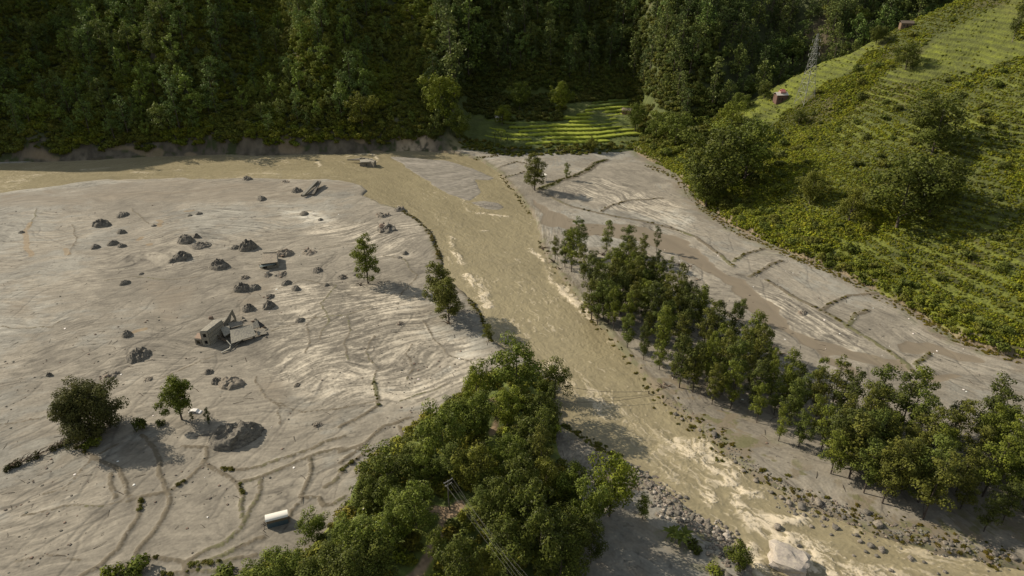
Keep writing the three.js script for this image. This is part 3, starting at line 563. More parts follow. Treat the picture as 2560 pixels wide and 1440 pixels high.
const FOREST = [0, 1, 2, 3].map((i) => treeShape({ h: 15, w: 7.6, rad: 0.22, lean: 1, base: 0.28, lobes: 11, lobe: 2.2, subs: 3, dens: 6, leaf: 0.62, tint: [0.078, 0.118, 0.04], shape: round }));
const TALL = [0, 1, 2].map((i) => treeShape({ h: 22, w: 7.2, rad: 0.25, lean: 0.7, base: 0.18, lobes: 15, lobe: 2.2, subs: 3, dens: 6, leaf: 0.62, tint: [0.07, 0.106, 0.04], shape: spire }));
const BUSH = [0, 1, 2].map((i) => { const L = Leaves(), w = []; for (let k = 0; k < 6; k++) { const a = k * 1.05 + rr(0, 0.6), r = k ? rr(0.5, 1.1) : 0; leafClump(L, Math.cos(a) * r, rr(0.5, 1.2), Math.sin(a) * r, rr(0.6, 0.95), 0.85, 70, 0.36, [0.07, 0.09, 0.022]); w.push(limb([V(0, -0.3, 0), V(Math.cos(a) * r * 0.8, 0.7, Math.sin(a) * r * 0.8)], [0.06, 0.03], 4)); } return { trunk: mergeGeometries(w), crown: leafGeo(L), h: 2 }; });
function plant(name, shape, pos, scale, turn, label, category, group, leaf, bark, sy = scale) {
  const g = thing(name, label, category, pos, turn, group);
  g.scale.set(scale, sy, scale);
  mesh('trunk', shape.trunk, bark || BARK, g); mesh('crown', shape.crown, leaf || LEAF[0], g);
  return g;
}
console.log('plants shaped');

// where a crown seen at (u, v) stands, if its middle is hc above the ground
function under(u, v, hc) {
  const d = ray(u, v); let t = 80;
  for (; t < 900; t += 0.7) { const x = d[0] * t, z = d[2] * t; if (CAM_H + d[1] * t < land(x, z) + hc) break; }
  return onLand(d[0] * t, d[2] * t);
}
const tall = (u, v, v1) => { const p = P(u, v), d = ray(u, v1), t = p.z / d[2]; return CAM_H + d[1] * t; };

// trees one can point at, standing on the flats
reseed(77);
function standing(name, shape, u, v, vTop, label, opts = {}) {
  const p0 = P(u, v), p = onLand(p0.x, p0.z, 0.2), H = tall(u, v, vTop), s = H / shape.h;
  return plant(name, shape, p, s * (opts.wide || 1), opts.turn ?? rr(0, 6), label, 'tree', opts.group, opts.leaf, opts.bark, s);
}
const LONE = [0, 1, 2].map(() => treeShape({ h: 18, w: 7.4, rad: 0.26, lean: 0.7, base: 0.2, lobes: 24, lobe: 1.9, subs: 4, dens: 9, leaf: 0.34, tint: [0.062, 0.082, 0.022], shape: (f) => 0.75 + 0.35 * Math.sin(f * 3.0) - 0.45 * f * f }));
standing('isolated_tree', LONE[0], 920, 709, 590, 'tall slender green tree standing alone on the pale mud flat', { wide: 1.15, leaf: LEAF[2], turn: 0.4 });
standing('riverside_tree', LONE[1], 1098, 775, 650, 'taller dark green tree behind its twin on the left river bank', { wide: 1.15, turn: 2 });
standing('riverside_tree', LONE[2], 1122, 806, 692, 'green tree with exposed pale roots at the left river bank', { wide: 1.2, turn: 4 });
standing('bank_sapling', GROVE[2], 1222, 856, 806, 'small leafy sapling on the edge of the left river bank', { wide: 1.3, turn: 1 });
standing('field_tree', LONE[0], 1337, 476, 381, 'tall narrow tree beside the small pale shelter on the far field', { wide: 1.25, turn: 3 });
standing('field_tree', GROVE[2], 1415, 450, 405, 'short slim tree growing on the dark hedge bank of the far field', { wide: 0.95, turn: 5, leaf: LEAF[2] });

// the riverside grove
function insidePoly(poly, x, z) { let c = false; for (let i = 0, j = poly.length - 1; i < poly.length; j = i++) if ((poly[i][1] > z) !== (poly[j][1] > z) && x < (poly[j][0] - poly[i][0]) * (z - poly[i][1]) / (poly[j][1] - poly[i][1]) + poly[i][0]) c = !c; return c; }
function scatter(poly, gap, n, seed, taken = []) {
  reseed(seed); const xs = poly.map((p) => p[0]), zs = poly.map((p) => p[1]), out = [], x0 = Math.min(...xs), x1 = Math.max(...xs), z0 = Math.min(...zs), z1 = Math.max(...zs);
  for (let i = 0; i < n; i++) { const x = rr(x0, x1), z = rr(z0, z1); if (!insidePoly(poly, x, z)) continue; const g = typeof gap === 'function' ? gap(x, z) : gap; if ([...out, ...taken].some((q) => (q[0] - x) ** 2 + (q[1] - z) ** 2 < g * g)) continue; out.push([x, z]); }
  return out;
}
const G1 = path([[1478, 795], [1500, 745], [1555, 705], [1635, 720], [1720, 790], [1800, 862], [1890, 905], [1960, 965], [1990, 1012], [2060, 1012], [2128, 1040], [2125, 1100], [2065, 1135], [2010, 1125], [1930, 1102], [1850, 1055], [1760, 1015], [1690, 965], [1615, 905], [1560, 865]]);
const G2 = path([[2070, 1170], [2120, 1110], [2150, 1050], [2185, 1045], [2250, 1060], [2290, 1075], [2285, 1130], [2330, 1150], [2370, 1080], [2450, 1072], [2530, 1120], [2640, 1180], [2660, 1350], [2480, 1335], [2400, 1325], [2320, 1305], [2240, 1275], [2170, 1250], [2085, 1200]]);
const early = [[1388, 648, 590], [1412, 668, 575], [1428, 680, 566], [1442, 640, 538], [1458, 700, 612], [1478, 722, 628], [1515, 632, 550], [1572, 640, 557], [1600, 658, 580], [1641, 627, 563], [1545, 705, 622], [1565, 725, 655], [1622, 742, 648], [1640, 668, 620], [1675, 678, 640], [1850, 800, 745], [1878, 895, 815], [1505, 770, 690], [1700, 780, 690], [1745, 815, 720]];
early.forEach(([u, v, t], i) => standing('grove_tree', GROVE[i % 5], u, v, t, i === 6 ? 'slender grove tree standing apart, broken branches piled round its foot' : i === 9 ? 'thin lone tree at the edge of the brown wet channel' : i === 16 || i === 15 ? 'small thin tree among stumps beside the wet channel' : 'slender green tree at the thin upstream end of the riverside grove', { wide: i === 9 ? 0.8 : rr(0.95, 1.2), group: 'riverside grove', leaf: LEAF[i % 4] }));
for (const [pts, label] of [[scatter(G1, (x, z) => 4.4 + 1.7 * vnoise(x * 0.09, z * 0.09), 5000, 5), 'slender green tree packed in the middle of the riverside grove'], [scatter(G2, (x, z) => 4.9 + 1.9 * vnoise(x * 0.09, z * 0.09), 5000, 6), 'bushy green tree in the downstream end of the riverside grove']]) {
  reseed(pts.length);
  for (const [x, z] of pts) { const sd = riverSD(x, z), up = toPx(V(x, 0, z))[1]; const lab2 = label[0] === 'b' ? (sd < 16 ? 'bushy green tree on the river side of the downstream grove' : sd > 34 ? 'bushy green tree on the field side of the downstream grove' : label) : (sd < 9 ? 'slender green tree on the river edge of the riverside grove' : sd > 24 ? 'slender green tree on the field edge of the riverside grove' : up < 850 ? 'slender green tree in the upstream half of the riverside grove' : label); const s = rr(0.62, 1.1) * (label[0] === 'b' ? 1.08 : 1); plant('grove_tree', pick(GROVE), onLand(x, z, 0.2), s * (label[0] === 'b' ? rr(0.88, 1.22) : rr(0.68, 1.05)), rr(0, 6.28), lab2, 'tree', 'riverside grove', pick(LEAF), BARK_DARK, s); }
}
// the knoll in front
const KN = [[1290, 935, 58, 0], [1388, 965, 36, 1], [1189, 976, 33, 2], [1186, 1040, 46, 0], [1066, 1094, 24, 1], [1105, 1100, 52, 0], [965, 1182, 62, 1], [1038, 1258, 54, 0], [1186, 1178, 44, 2], [1270, 1023, 44, 2], [1347, 1037, 46, 1], [1354, 1151, 40, 2], [1367, 1200, 34, 2], [1428, 1212, 42, 0], [1529, 1228, 55, 2], [1609, 1268, 26, 2], [1461, 1295, 48, 0], [917, 1342, 60, 0], [897, 1405, 64, 1], [1152, 1412, 50, 1], [1206, 1416, 38, 2], [1320, 1292, 56, 1], [1253, 1292, 46, 1], [1205, 1272, 38, 0], [1354, 1362, 62, 1], [1270, 1362, 56, 1], [1421, 1330, 48, 1], [1092, 1362, 34, 2], [984, 1238, 40, 0], [1270, 1131, 42, 0], [1330, 1097, 46, 1], [773, 1312, 36, 0], [699, 1396, 46, 0], [806, 1396, 52, 1], [920, 1230, 44, 1], [1130, 1160, 44, 0], [1060, 1170, 40, 0], [1025, 1150, 36, 1], [1230, 1230, 40, 1], [1130, 1050, 36, 0], [1300, 1200, 44, 1], [860, 1330, 40, 0], [1400, 1400, 56, 1], [1480, 1365, 40, 1], [980, 1310, 40, 0], [640, 1425, 34, 0]];
const knLabel = ['broad leafy tree crowded among others on the wooded knoll', 'dark bushy tree crowded among others on the wooded knoll', 'bright green tree standing among darker ones on the wooded knoll'];
reseed(31);
KN.forEach(([u, v, r, m], i) => {
  const s0 = r / 11.2 / 5.2, p = under(u, v, 8.2 * s0), s = r / pxPerM(p) / 5.0;
  plant('knoll_tree', (i % 4 === 3 && r < 46 && u > 850 ? GROVE : BROAD)[i % 5], p, i % 4 === 3 && r < 46 && u > 850 ? s * 1.1 : s, rr(0, 6.28), i === 0 ? 'big bright green tree at the river tip of the wooded knoll' : i === 14 ? 'light green tree leaning over the stony river edge' : i === 15 ? 'narrow light green tree beside the cobble bar' : i === 6 ? 'wide grey-green tree overhanging the silted terraces' : knLabel[m].replace('on the wooded knoll', u < 1000 ? 'on the terrace side of the wooded knoll' : u > 1310 ? 'on the river side of the wooded knoll' : v > 1220 ? 'near the pole on the wooded knoll' : 'along the ridge of the wooded knoll').replace('crowded among others ', '').replace('standing among darker ones ', ''), 'tree', i === 0 || i === 14 || i === 15 || i === 6 ? undefined : 'knoll trees', [LEAF[3], LEAF[1], pick([LEAF[2], LEAF[0]])][m], BARK, s * (i === 0 ? 1.02 : u < 1090 ? rr(0.8, 0.95) : rr(0.85, 1.35)));
});
{ // bushes filling the knoll between its trees
  const pts = scatter(KNOLL, 2.3, 2600, 12).filter(([x, z]) => { const t = TRACK.some((l) => l.some((q) => Math.hypot(q[0] - x, q[1] - z) < 2.6)); return !t; });
  reseed(8); const im = [0, 1, 2].map((i) => pts.filter((_, k) => k % 3 === i)); 
  im.forEach((list, i) => stuff('knoll_undergrowth', BUSH[i].crown, LEAF[i], list.map(([x, z]) => [onLand(x, z, 0.2), rr(0.7, 1.7), rr(0, 6)]), [1.25, 1.2, 1], 'leafy undergrowth and grass covering the wooded knoll', 'undergrowth'));
}
function stuff(name, geo, mat, list, tint, label, category, vary = 0.25) {
  const m = new THREE.InstancedMesh(geo, mat, list.length), q = new THREE.Quaternion(), up = V(0, 1, 0), M = new THREE.Matrix4(), c = new THREE.Color();
  list.forEach(([p, s, a, sy, cc], i) => { q.setFromAxisAngle(up, a); M.compose(p, q, V(s, sy ?? s * rr(0.75, 1.15), s)); m.setMatrixAt(i, M); const k = rr(1 - vary, 1 + vary), y = rr(0.9, 1.12); const t = cc || tint; m.setColorAt(i, c.setRGB(t[0] * k * y, t[1] * k, t[2] * k)); });
  m.name = numbered(name); m.castShadow = m.receiveShadow = true; m.userData = { kind: 'stuff', label, category }; scene.add(m);
  return m;
}
console.log('knoll done');

// the wooded far hillside
{
  reseed(101); const cand = [];
  for (let z = -372; z > -600; z -= 4.7) for (let x = -345; x < 325; x += 5.0) {
    const px = x + rr(-2.2, 2.2), pz = z + rr(-2.1, 2.1), d = footZ(px) - pz, b = bay(px);
    if (d < lerp(7, 86, b)) continue;
    const y = forest(px, pz); if (y < spur(px, pz) + 0.5) continue;
    const [u, v] = toPx(V(px, y + 8, pz)); if (v < -120 || u < -150 || u > 2450) continue;
    const left = px < -50, gul = spurSum(px + 0.18 * (d - 30)), open = left ? (gul < -0.15 ? 0.72 : 0.38) : 0.5;
    if (rnd() < open) continue;
    const isTall = left ? rnd() < 0.14 : rnd() < 0.4, s = left ? (px > -75 ? rr(0.3, 0.6) : lerp(0.4, 1.35, Math.pow(rnd(), 1.7)) * (isTall ? 1.2 : 1)) : lerp(0.55, 1.6, Math.pow(rnd(), 1.6));
    // is it in the open view, or hidden by the grassy hill?
    let seen = v > -20; const top = V(px, y + 12 * s, pz);
    for (let k = 0.55; k < 0.97 && seen; k += 0.04) if (CAM_H + (top.y - CAM_H) * k < land(top.x * k, top.z * k)) seen = false;
    const slopeX = forest(px + 4, pz) - forest(px - 4, pz);
    const tint = left ? [1.15, 1.15, 0.9] : [1.05, 1.05, 1.05];
    cand.push({ p: V(px, y - 0.3, pz), s, isTall, seen, size: s * (isTall ? 1.5 : 1) / toPx(top)[2], left, tint, slopeX });
  }
  const where = (c, look) => { const [u, v] = toPx(c.p), low = footZ(c.p.x) - c.p.z < 40, row = low ? 'lower' : 'upper'; return c.p.x < -230 ? `${look} tree on the shaded ${row} slope at the far left` : c.p.x < -165 ? `${look} olive tree on the ${row} part of the first sunlit spur` : c.p.x < -90 ? `${look} olive tree on the ${row} part of the second sunlit spur` : c.left ? `${look} tree on the ${row} slope above the river bend` : c.p.x < 30 ? `${look} dark tree in the forest left above the rice terraces` : c.p.x < 72 ? `${look} dark tree in the forest right above the rice terraces` : `${look} dark tree in the forest behind the grassy hill`; };
  const shown = cand.filter((c) => c.seen).sort((a, b) => b.size - a.size);
  const broad = shown.filter((c) => !c.isTall).slice(0, 280), high = shown.filter((c) => c.isTall).slice(0, 200), own = new Set([...broad, ...high]);
  for (const c of broad) plant('forest_tree', pick(FOREST), c.p, c.s, rr(0, 6.28), where(c, 'rounded'), 'tree', c.left ? 'scrub forest trees' : 'dense forest trees', c.left ? pick([LEAF[2], LEAF[0], LEAF[3]]) : pick([LEAF[0], LEAF[1], LEAF[3]]), BARK, c.s * rr(0.9, 1.2));
  for (const c of high) plant('tall_forest_tree', pick(TALL), c.p, c.s, rr(0, 6.28), where(c, 'tall narrow'), 'tree', c.left ? 'tall scrub trees' : 'tall forest trees', c.left ? LEAF[3] : pick([LEAF[0], LEAF[1]]), BARK, c.s * rr(0.9, 1.1));
  const rest = cand.filter((c) => !own.has(c));
  FOREST.forEach((f, i) => stuff('forest', f.crown, LEAF[0], rest.filter((c, k) => !c.isTall && k % 4 === i).map((c) => [c.p, c.s, rr(0, 6), c.s * rr(0.9, 1.2), c.tint]), [1, 1, 1], 'mass of smaller trees filling the wooded hillside', 'forest'));
  TALL.forEach((f, i) => stuff('forest', f.crown, LEAF[0], rest.filter((c, k) => c.isTall && k % 3 === i).map((c) => [c.p, c.s, rr(0, 6), c.s * rr(0.9, 1.2), c.tint]), [1, 1, 1], 'mass of narrow trees filling the wooded hillside', 'forest'));
  // undergrowth between them
  const shr = [[], [], []];
  for (let i = 0; i < 26000; i++) {
    const x = rr(-340, 130), z = rr(-372, -540), d = footZ(x) - z, b = bay(x); if (d < lerp(3.5 + 2.5 * vnoise(x * 0.2, 1), 80, b)) continue;
    const y = forest(x, z), [u, v] = toPx(V(x, y, z)); if (v < -40 || u < -60) continue;
    const n = vnoise(x * 0.06, z * 0.06); shr[i % 3].push([V(x, y - 0.3, z), rr(0.8, 2.2), rr(0, 6), undefined, x < -50 ? (n > 0.1 ? [1.15, 1.25, 0.8] : [0.95, 1.0, 0.9]) : [0.75, 0.85, 0.9]]);
  }
  shr.forEach((l, i) => stuff('undergrowth', BUSH[i].crown, LEAF[0], l, [1, 1, 1], 'dense undergrowth covering the wooded hillside', 'undergrowth'));
  console.log('forest', cand.length, shown.length, shr[0].length * 3);
}
// the grassy hill on the right
{
  reseed(303); const tufts = [[], [], []];
  const tuft = [0, 1, 2].map(() => { const L = Leaves(); for (let k = 0; k < 3; k++) leafClump(L, rr(-0.4, 0.4), rr(0.15, 0.4), rr(-0.4, 0.4), rr(0.35, 0.6), 0.9, 14, 0.42, [0.085, 0.1, 0.02]); return leafGeo(L); });
  for (let i = 0; i < 230000; i++) {
    const z = rr(-432, -150), x = rightFoot(z) + rr(0.5, 220), y = spur(x, z), [u, v] = toPx(V(x, y, z)); if (u > 2640 || v < -30 || y < -1) continue;
    const mead = Math.min(meadowSD(x, z), grassySD(x, z)), n = fbm(x * 0.05, z * 0.05, 3), d = x - rightFoot(z);
    if (mead + 9 * fbm(x * 0.08, z * 0.08 + 30, 3) < 0 && rnd() < 0.95) continue;
    const big = sstep(0.0, 0.45, n) + 0.5 * sstep(25, 5, d);
    const qq = spurRaw(x, z) / 2.1 + 0.35 * fbm(x * 0.03, z * 0.03, 2), ff = qq - Math.floor(qq), tz = sstep(-0.35, 0.1, fbm(x * 0.013 + 4, z * 0.013, 2) + 0.3 * sstep(180, 230, x) + 0.25 * sstep(-230, -190, z));
    if (ff < 0.5 && rnd() < 0.25 + 0.7 * tz) continue;
    if (rnd() > 0.55 + 0.45 * big) continue;
    const clump = vnoise(x * 0.16, z * 0.16), s = rr(0.5, 1.0) + big * rr(0, 0.8) + 0.7 * Math.max(0, clump) * rnd(), dark = rnd() < 0.2 + 0.35 * sstep(0.1, 0.5, clump);
    tufts[i % 3].push([V(x, y - 0.12, z), s, rr(0, 6), s * rr(0.6, 1.0), dark ? [0.72, 0.88, 0.75] : n > 0.05 ? [1.22, 1.42, 0.72] : [1.05, 1.22, 0.68]]);
  }
  tufts.forEach((l, i) => stuff('hillside_scrub', tuft[i], LEAF[0], l, [1, 1, 1], 'low grass and scrub covering the sunlit hillside', 'scrub', 0.3));
  console.log('tufts', tufts[0].length * 3);
  const foot = []; // bushes one can tell apart along the toe and the wooded corner
  for (let i = 0; i < 4000 && foot.length < 190; i++) {
    const z = rr(-412, -178), d = Math.abs(rr(-1, 1)) * 40 * sstep(-250, -350, z) + rr(0.5, 9), x = rightFoot(z) + d; const y = spur(x, z), [u, v] = toPx(V(x, y, z)); if (u > 2600 || y < 0) continue;
    const s = rr(0.9, 2.0) * (z < -300 ? 1.35 : 0.9); if (foot.some((f) => Math.hypot(f[0] - x, f[1] - z) < s + f[2] * 0.7)) continue;
    foot.push([x, z, s, y, u]);
  }
  for (const [x, z, s, y, u] of foot) plant('hillside_bush', pick(BUSH), V(x, y - 0.2, z), s, rr(0, 6.28), u < 1900 ? 'leafy bush in the thicket at the upper foot of the grassy hill' : 'small bush along the lower foot of the grassy hill', 'bush', 'hill foot bushes', pick([LEAF[0], LEAF[2], LEAF[3]]), BARK, s * rr(0.8, 1.15));
  const spots = scatter([[100, -400], [330, -400], [330, -200], [165, -180], [130, -230]], 7, 900, 44).filter(([x, z]) => x > rightFoot(z) + 10 && Math.min(meadowSD(x, z), grassySD(x, z)) > 3 && toPx(V(x, spur(x, z), z))[0] < 2580).slice(0, 110);
  for (const [x, z] of spots) { const s = rr(0.7, 2.1); plant('slope_bush', pick(BUSH), V(x, spur(x, z) - 0.2, z), s, rr(0, 6.28), z < -300 ? 'single bush on the upper half of the grassy hill' : 'single bush on the lower half of the grassy hill', 'bush', 'slope bushes', pick([LEAF[0], LEAF[1], LEAF[3]]), BARK, s * rr(0.7, 1.1)); }
  const HT = [[1800, 430, 62, 'wide dark spreading tree at the lower corner of the grassy hill', 1], [1870, 400, 55, 'second spreading tree behind the wide dark one on the lower hill corner', 3], [1770, 480, 40, 'dark round tree overhanging the silted field at the hill foot', 1], [2345, 330, 52, 'dark rounded tree alone in the middle of the grassy hill', 1], [2260, 500, 62, 'large dark feathery tree lower on the grassy hill', 1], [2340, 480, 56, 'dark tree beside the large feathery one on the grassy hill', 1], [2235, 22, 40, 'dark tree on the crest directly behind the brown hut', 1], [2285, 12, 36, 'dark tree on the crest to the right of the brown hut', 1], [2193, 98, 17, 'small thin tree standing in the bright terraced meadow', 1], [2270, 152, 24, 'small dark bushy tree between meadow and upper terraces', 1], [2540, 75, 30, 'tree with tall bare pale trunk near the upper right terraces', 1], [1912, 188, 18, 'round tree on the crest left of the lattice pylon', 3], [1990, 140, 16, 'bush on the crest right above the meadow', 3], [1912, 236, 15, 'dark tree just left of the pink-roofed house', 1], [1875, 235, 14, 'small pale tree on the meadow edge by the crest', 3], [2145, 60, 20, 'tree at the top edge of the meadow beside the dark forest', 3], [2090, 60, 22, 'tall tree rising behind the crest beyond the pylon', 0], [1850, 262, 15, 'small tree low on the crest above the rice terraces', 3], [1830, 300, 24, 'pale green feathery tree on the hill shoulder', 2], [1998, 300, 12, 'narrow dark tree on the slope below the pylon', 1], [2130, 520, 30, 'bushy tree low on the grassy hill above the field edge', 0], [2030, 480, 30, 'leafy tree on the lower grassy hill left of the feathery tree', 0], [1690, 340, 30, 'leafy tree on the shoulder between rice terraces and grassy hill', 3], [1640, 330, 24, 'leafy tree right beside the rice terraces', 3]];
  reseed(9);
  for (const [u, v, r, label, m] of HT) { const p = under(u, v, r / 4.2 * 0.8), s = r / pxPerM(p) / 4.2, bare = u === 2540; plant('hill_tree', bare ? GROVE[1] : pick(BROAD), p, bare ? 0.8 : s, rr(0, 6), label, 'tree', undefined, LEAF[m], bare ? BARK_PALE : BARK, bare ? 1 : s * 0.85); }
}
console.log('hill plants done');

// ───────────── rocks, mounds and rubble
function rockGeo(seed, detail, jag, flatY = 0.8, blocky = 0) {
  const g = new THREE.IcosahedronGeometry(1, detail), m = mergeVertices((() => { g.deleteAttribute('normal'); g.deleteAttribute('uv'); return g; })(), 1e-4), p = m.attributes.position;
  for (let i = 0; i < p.count; i++) {
    let x = p.getX(i), y = p.getY(i), z = p.getZ(i);
    const n = 0.6 * vnoise(x * 1.3 + seed * 7.1 + y * 0.7, z * 1.3 + y * 1.1 + seed * 3.3) + 0.35 * vnoise(x * 3.1 + seed + y * 2, z * 3.1 - y * 2.3) + 0.22 * vnoise(x * 7 + y * 5 + seed, z * 7 - y * 4);
    let k = 1 + jag * n;
    if (blocky) { const mx = Math.max(Math.abs(x), Math.abs(y), Math.abs(z)); k *= lerp(1, 0.82 / mx, blocky); }
    p.setXYZ(i, x * k, y * k * flatY, z * k);
  }
  m.computeVertexNormals();
  return m;
}
function heapGeo(seed, jag, peak) {       // a heap that spreads at its foot
  const n = 25, pos = [], idx = [];
  for (let j = 0; j < n; j++) for (let i = 0; i < n; i++) {
    const u = i / (n - 1) * 2 - 1, v = j / (n - 1) * 2 - 1, q = Math.max(Math.abs(u), Math.abs(v)), l = Math.hypot(u, v) || 1, x = u / l * q * 1.15, z = v / l * q * 1.15;
    const r = q * (1 + 0.22 * fbm(Math.atan2(v, u) * 1.2 + seed * 5, seed, 2)), rid = 1 - Math.abs(fbm(x * 2.2 + seed * 9, z * 2.2 + seed, 3)) * 1.6;
    const h = Math.pow(Math.max(0, 1 - r * r), peak) * (1 + jag * (rid - 0.6) + jag * 0.6 * fbm(x * 5 + seed, z * 5, 2)) - 0.16 * sstep(0.85, 1, q);
    pos.push(x + 0.12 * jag * vnoise(z * 4 + seed, x * 4), h, z + 0.12 * jag * vnoise(x * 4, z * 4 + seed));
  }
  for (let j = 0; j + 1 < n; j++) for (let i = 0; i + 1 < n; i++) { const a = j * n + i; idx.push(a, a + n, a + 1, a + 1, a + n, a + n + 1); }
  const g = new THREE.BufferGeometry(); g.setAttribute('position', new THREE.Float32BufferAttribute(pos, 3)); g.setIndex(idx); g.computeVertexNormals(); return g;
}
function grainMat(r, g, b, vary, scale, rough = 0.95) {
  const w = 128, d = new Uint8Array(w * w * 4), bm = new Uint8Array(w * w * 4);
  for (let j = 0; j < w; j++) for (let i = 0; i < w; i++) { const o = (j * w + i) * 4, n = fbm(i * 0.09 + r * 99, j * 0.09, 4), k = 1 + vary * n; d[o] = e8(r * k); d[o + 1] = e8(g * k); d[o + 2] = e8(b * k * (1 - 0.1 * n)); d[o + 3] = 255; bm[o] = bm[o + 1] = bm[o + 2] = 128 + 100 * n; bm[o + 3] = 255; }
  const t = dataTex(d, w, w, true), t2 = dataTex(bm, w, w, false);
  for (const q of [t, t2]) { q.wrapS = q.wrapT = THREE.MirroredRepeatWrapping; q.repeat.set(scale, scale); }
  return new THREE.MeshStandardMaterial({ map: t, bumpMap: t2, bumpScale: 0.08, roughness: rough });
}
function planarUV(g, k = 0.3) { const p = g.attributes.position, n = g.attributes.normal, uv = new Float32Array(p.count * 2); for (let i = 0; i < p.count; i++) { const ax = Math.abs(n.getX(i)), ay = Math.abs(n.getY(i)), az = Math.abs(n.getZ(i)); let u, v; if (ay >= ax && ay >= az) { u = p.getX(i); v = p.getZ(i); } else if (ax > az) { u = p.getZ(i); v = p.getY(i); } else { u = p.getX(i); v = p.getY(i); } uv[i * 2] = u * k; uv[i * 2 + 1] = v * k; } g.setAttribute('uv', new THREE.BufferAttribute(uv, 2)); return g; }
const MUD = grainMat(0.15, 0.138, 0.112, 0.8, 1), MUD_PALE = grainMat(0.21, 0.185, 0.145, 0.6, 1), STONE = grainMat(0.22, 0.195, 0.155, 0.7, 1, 0.85), STONE_DARK = grainMat(0.125, 0.115, 0.095, 0.6, 1, 0.75), STONE_PALE = grainMat(0.4, 0.36, 0.3, 0.35, 1, 0.85), STONE_RED = grainMat(0.2, 0.15, 0.11, 0.5, 1, 0.85);
const CONC = grainMat(0.27, 0.255, 0.21, 0.35, 1), CONC_DIRTY = grainMat(0.2, 0.185, 0.15, 0.5, 1), WOOD = std(lin(0.12, 0.085, 0.055), 0.95), DARKWOOD = std(lin(0.05, 0.036, 0.026), 0.95);
const HEAPS = [0, 1, 2, 3, 4].map((i) => planarUV(heapGeo(i + 1, 0.35, 0.9), 0.5)), JAGS = [0, 1, 2, 3, 4].map((i) => planarUV(heapGeo(i + 11, 0.8, 0.95), 0.5)), LOWS = [0, 1, 2].map((i) => planarUV(heapGeo(i + 21, 0.8, 0.6), 0.5));
const ROCKS = [0, 1, 2, 3, 4, 5].map((i) => planarUV(rockGeo(i + 1, 3, 0.34, 0.72, 0.35), 0.5)), CHUNKS = [0, 1, 2, 3].map((i) => planarUV(rockGeo(i + 31, 2, 0.5, 0.7, 0.5), 0.5));
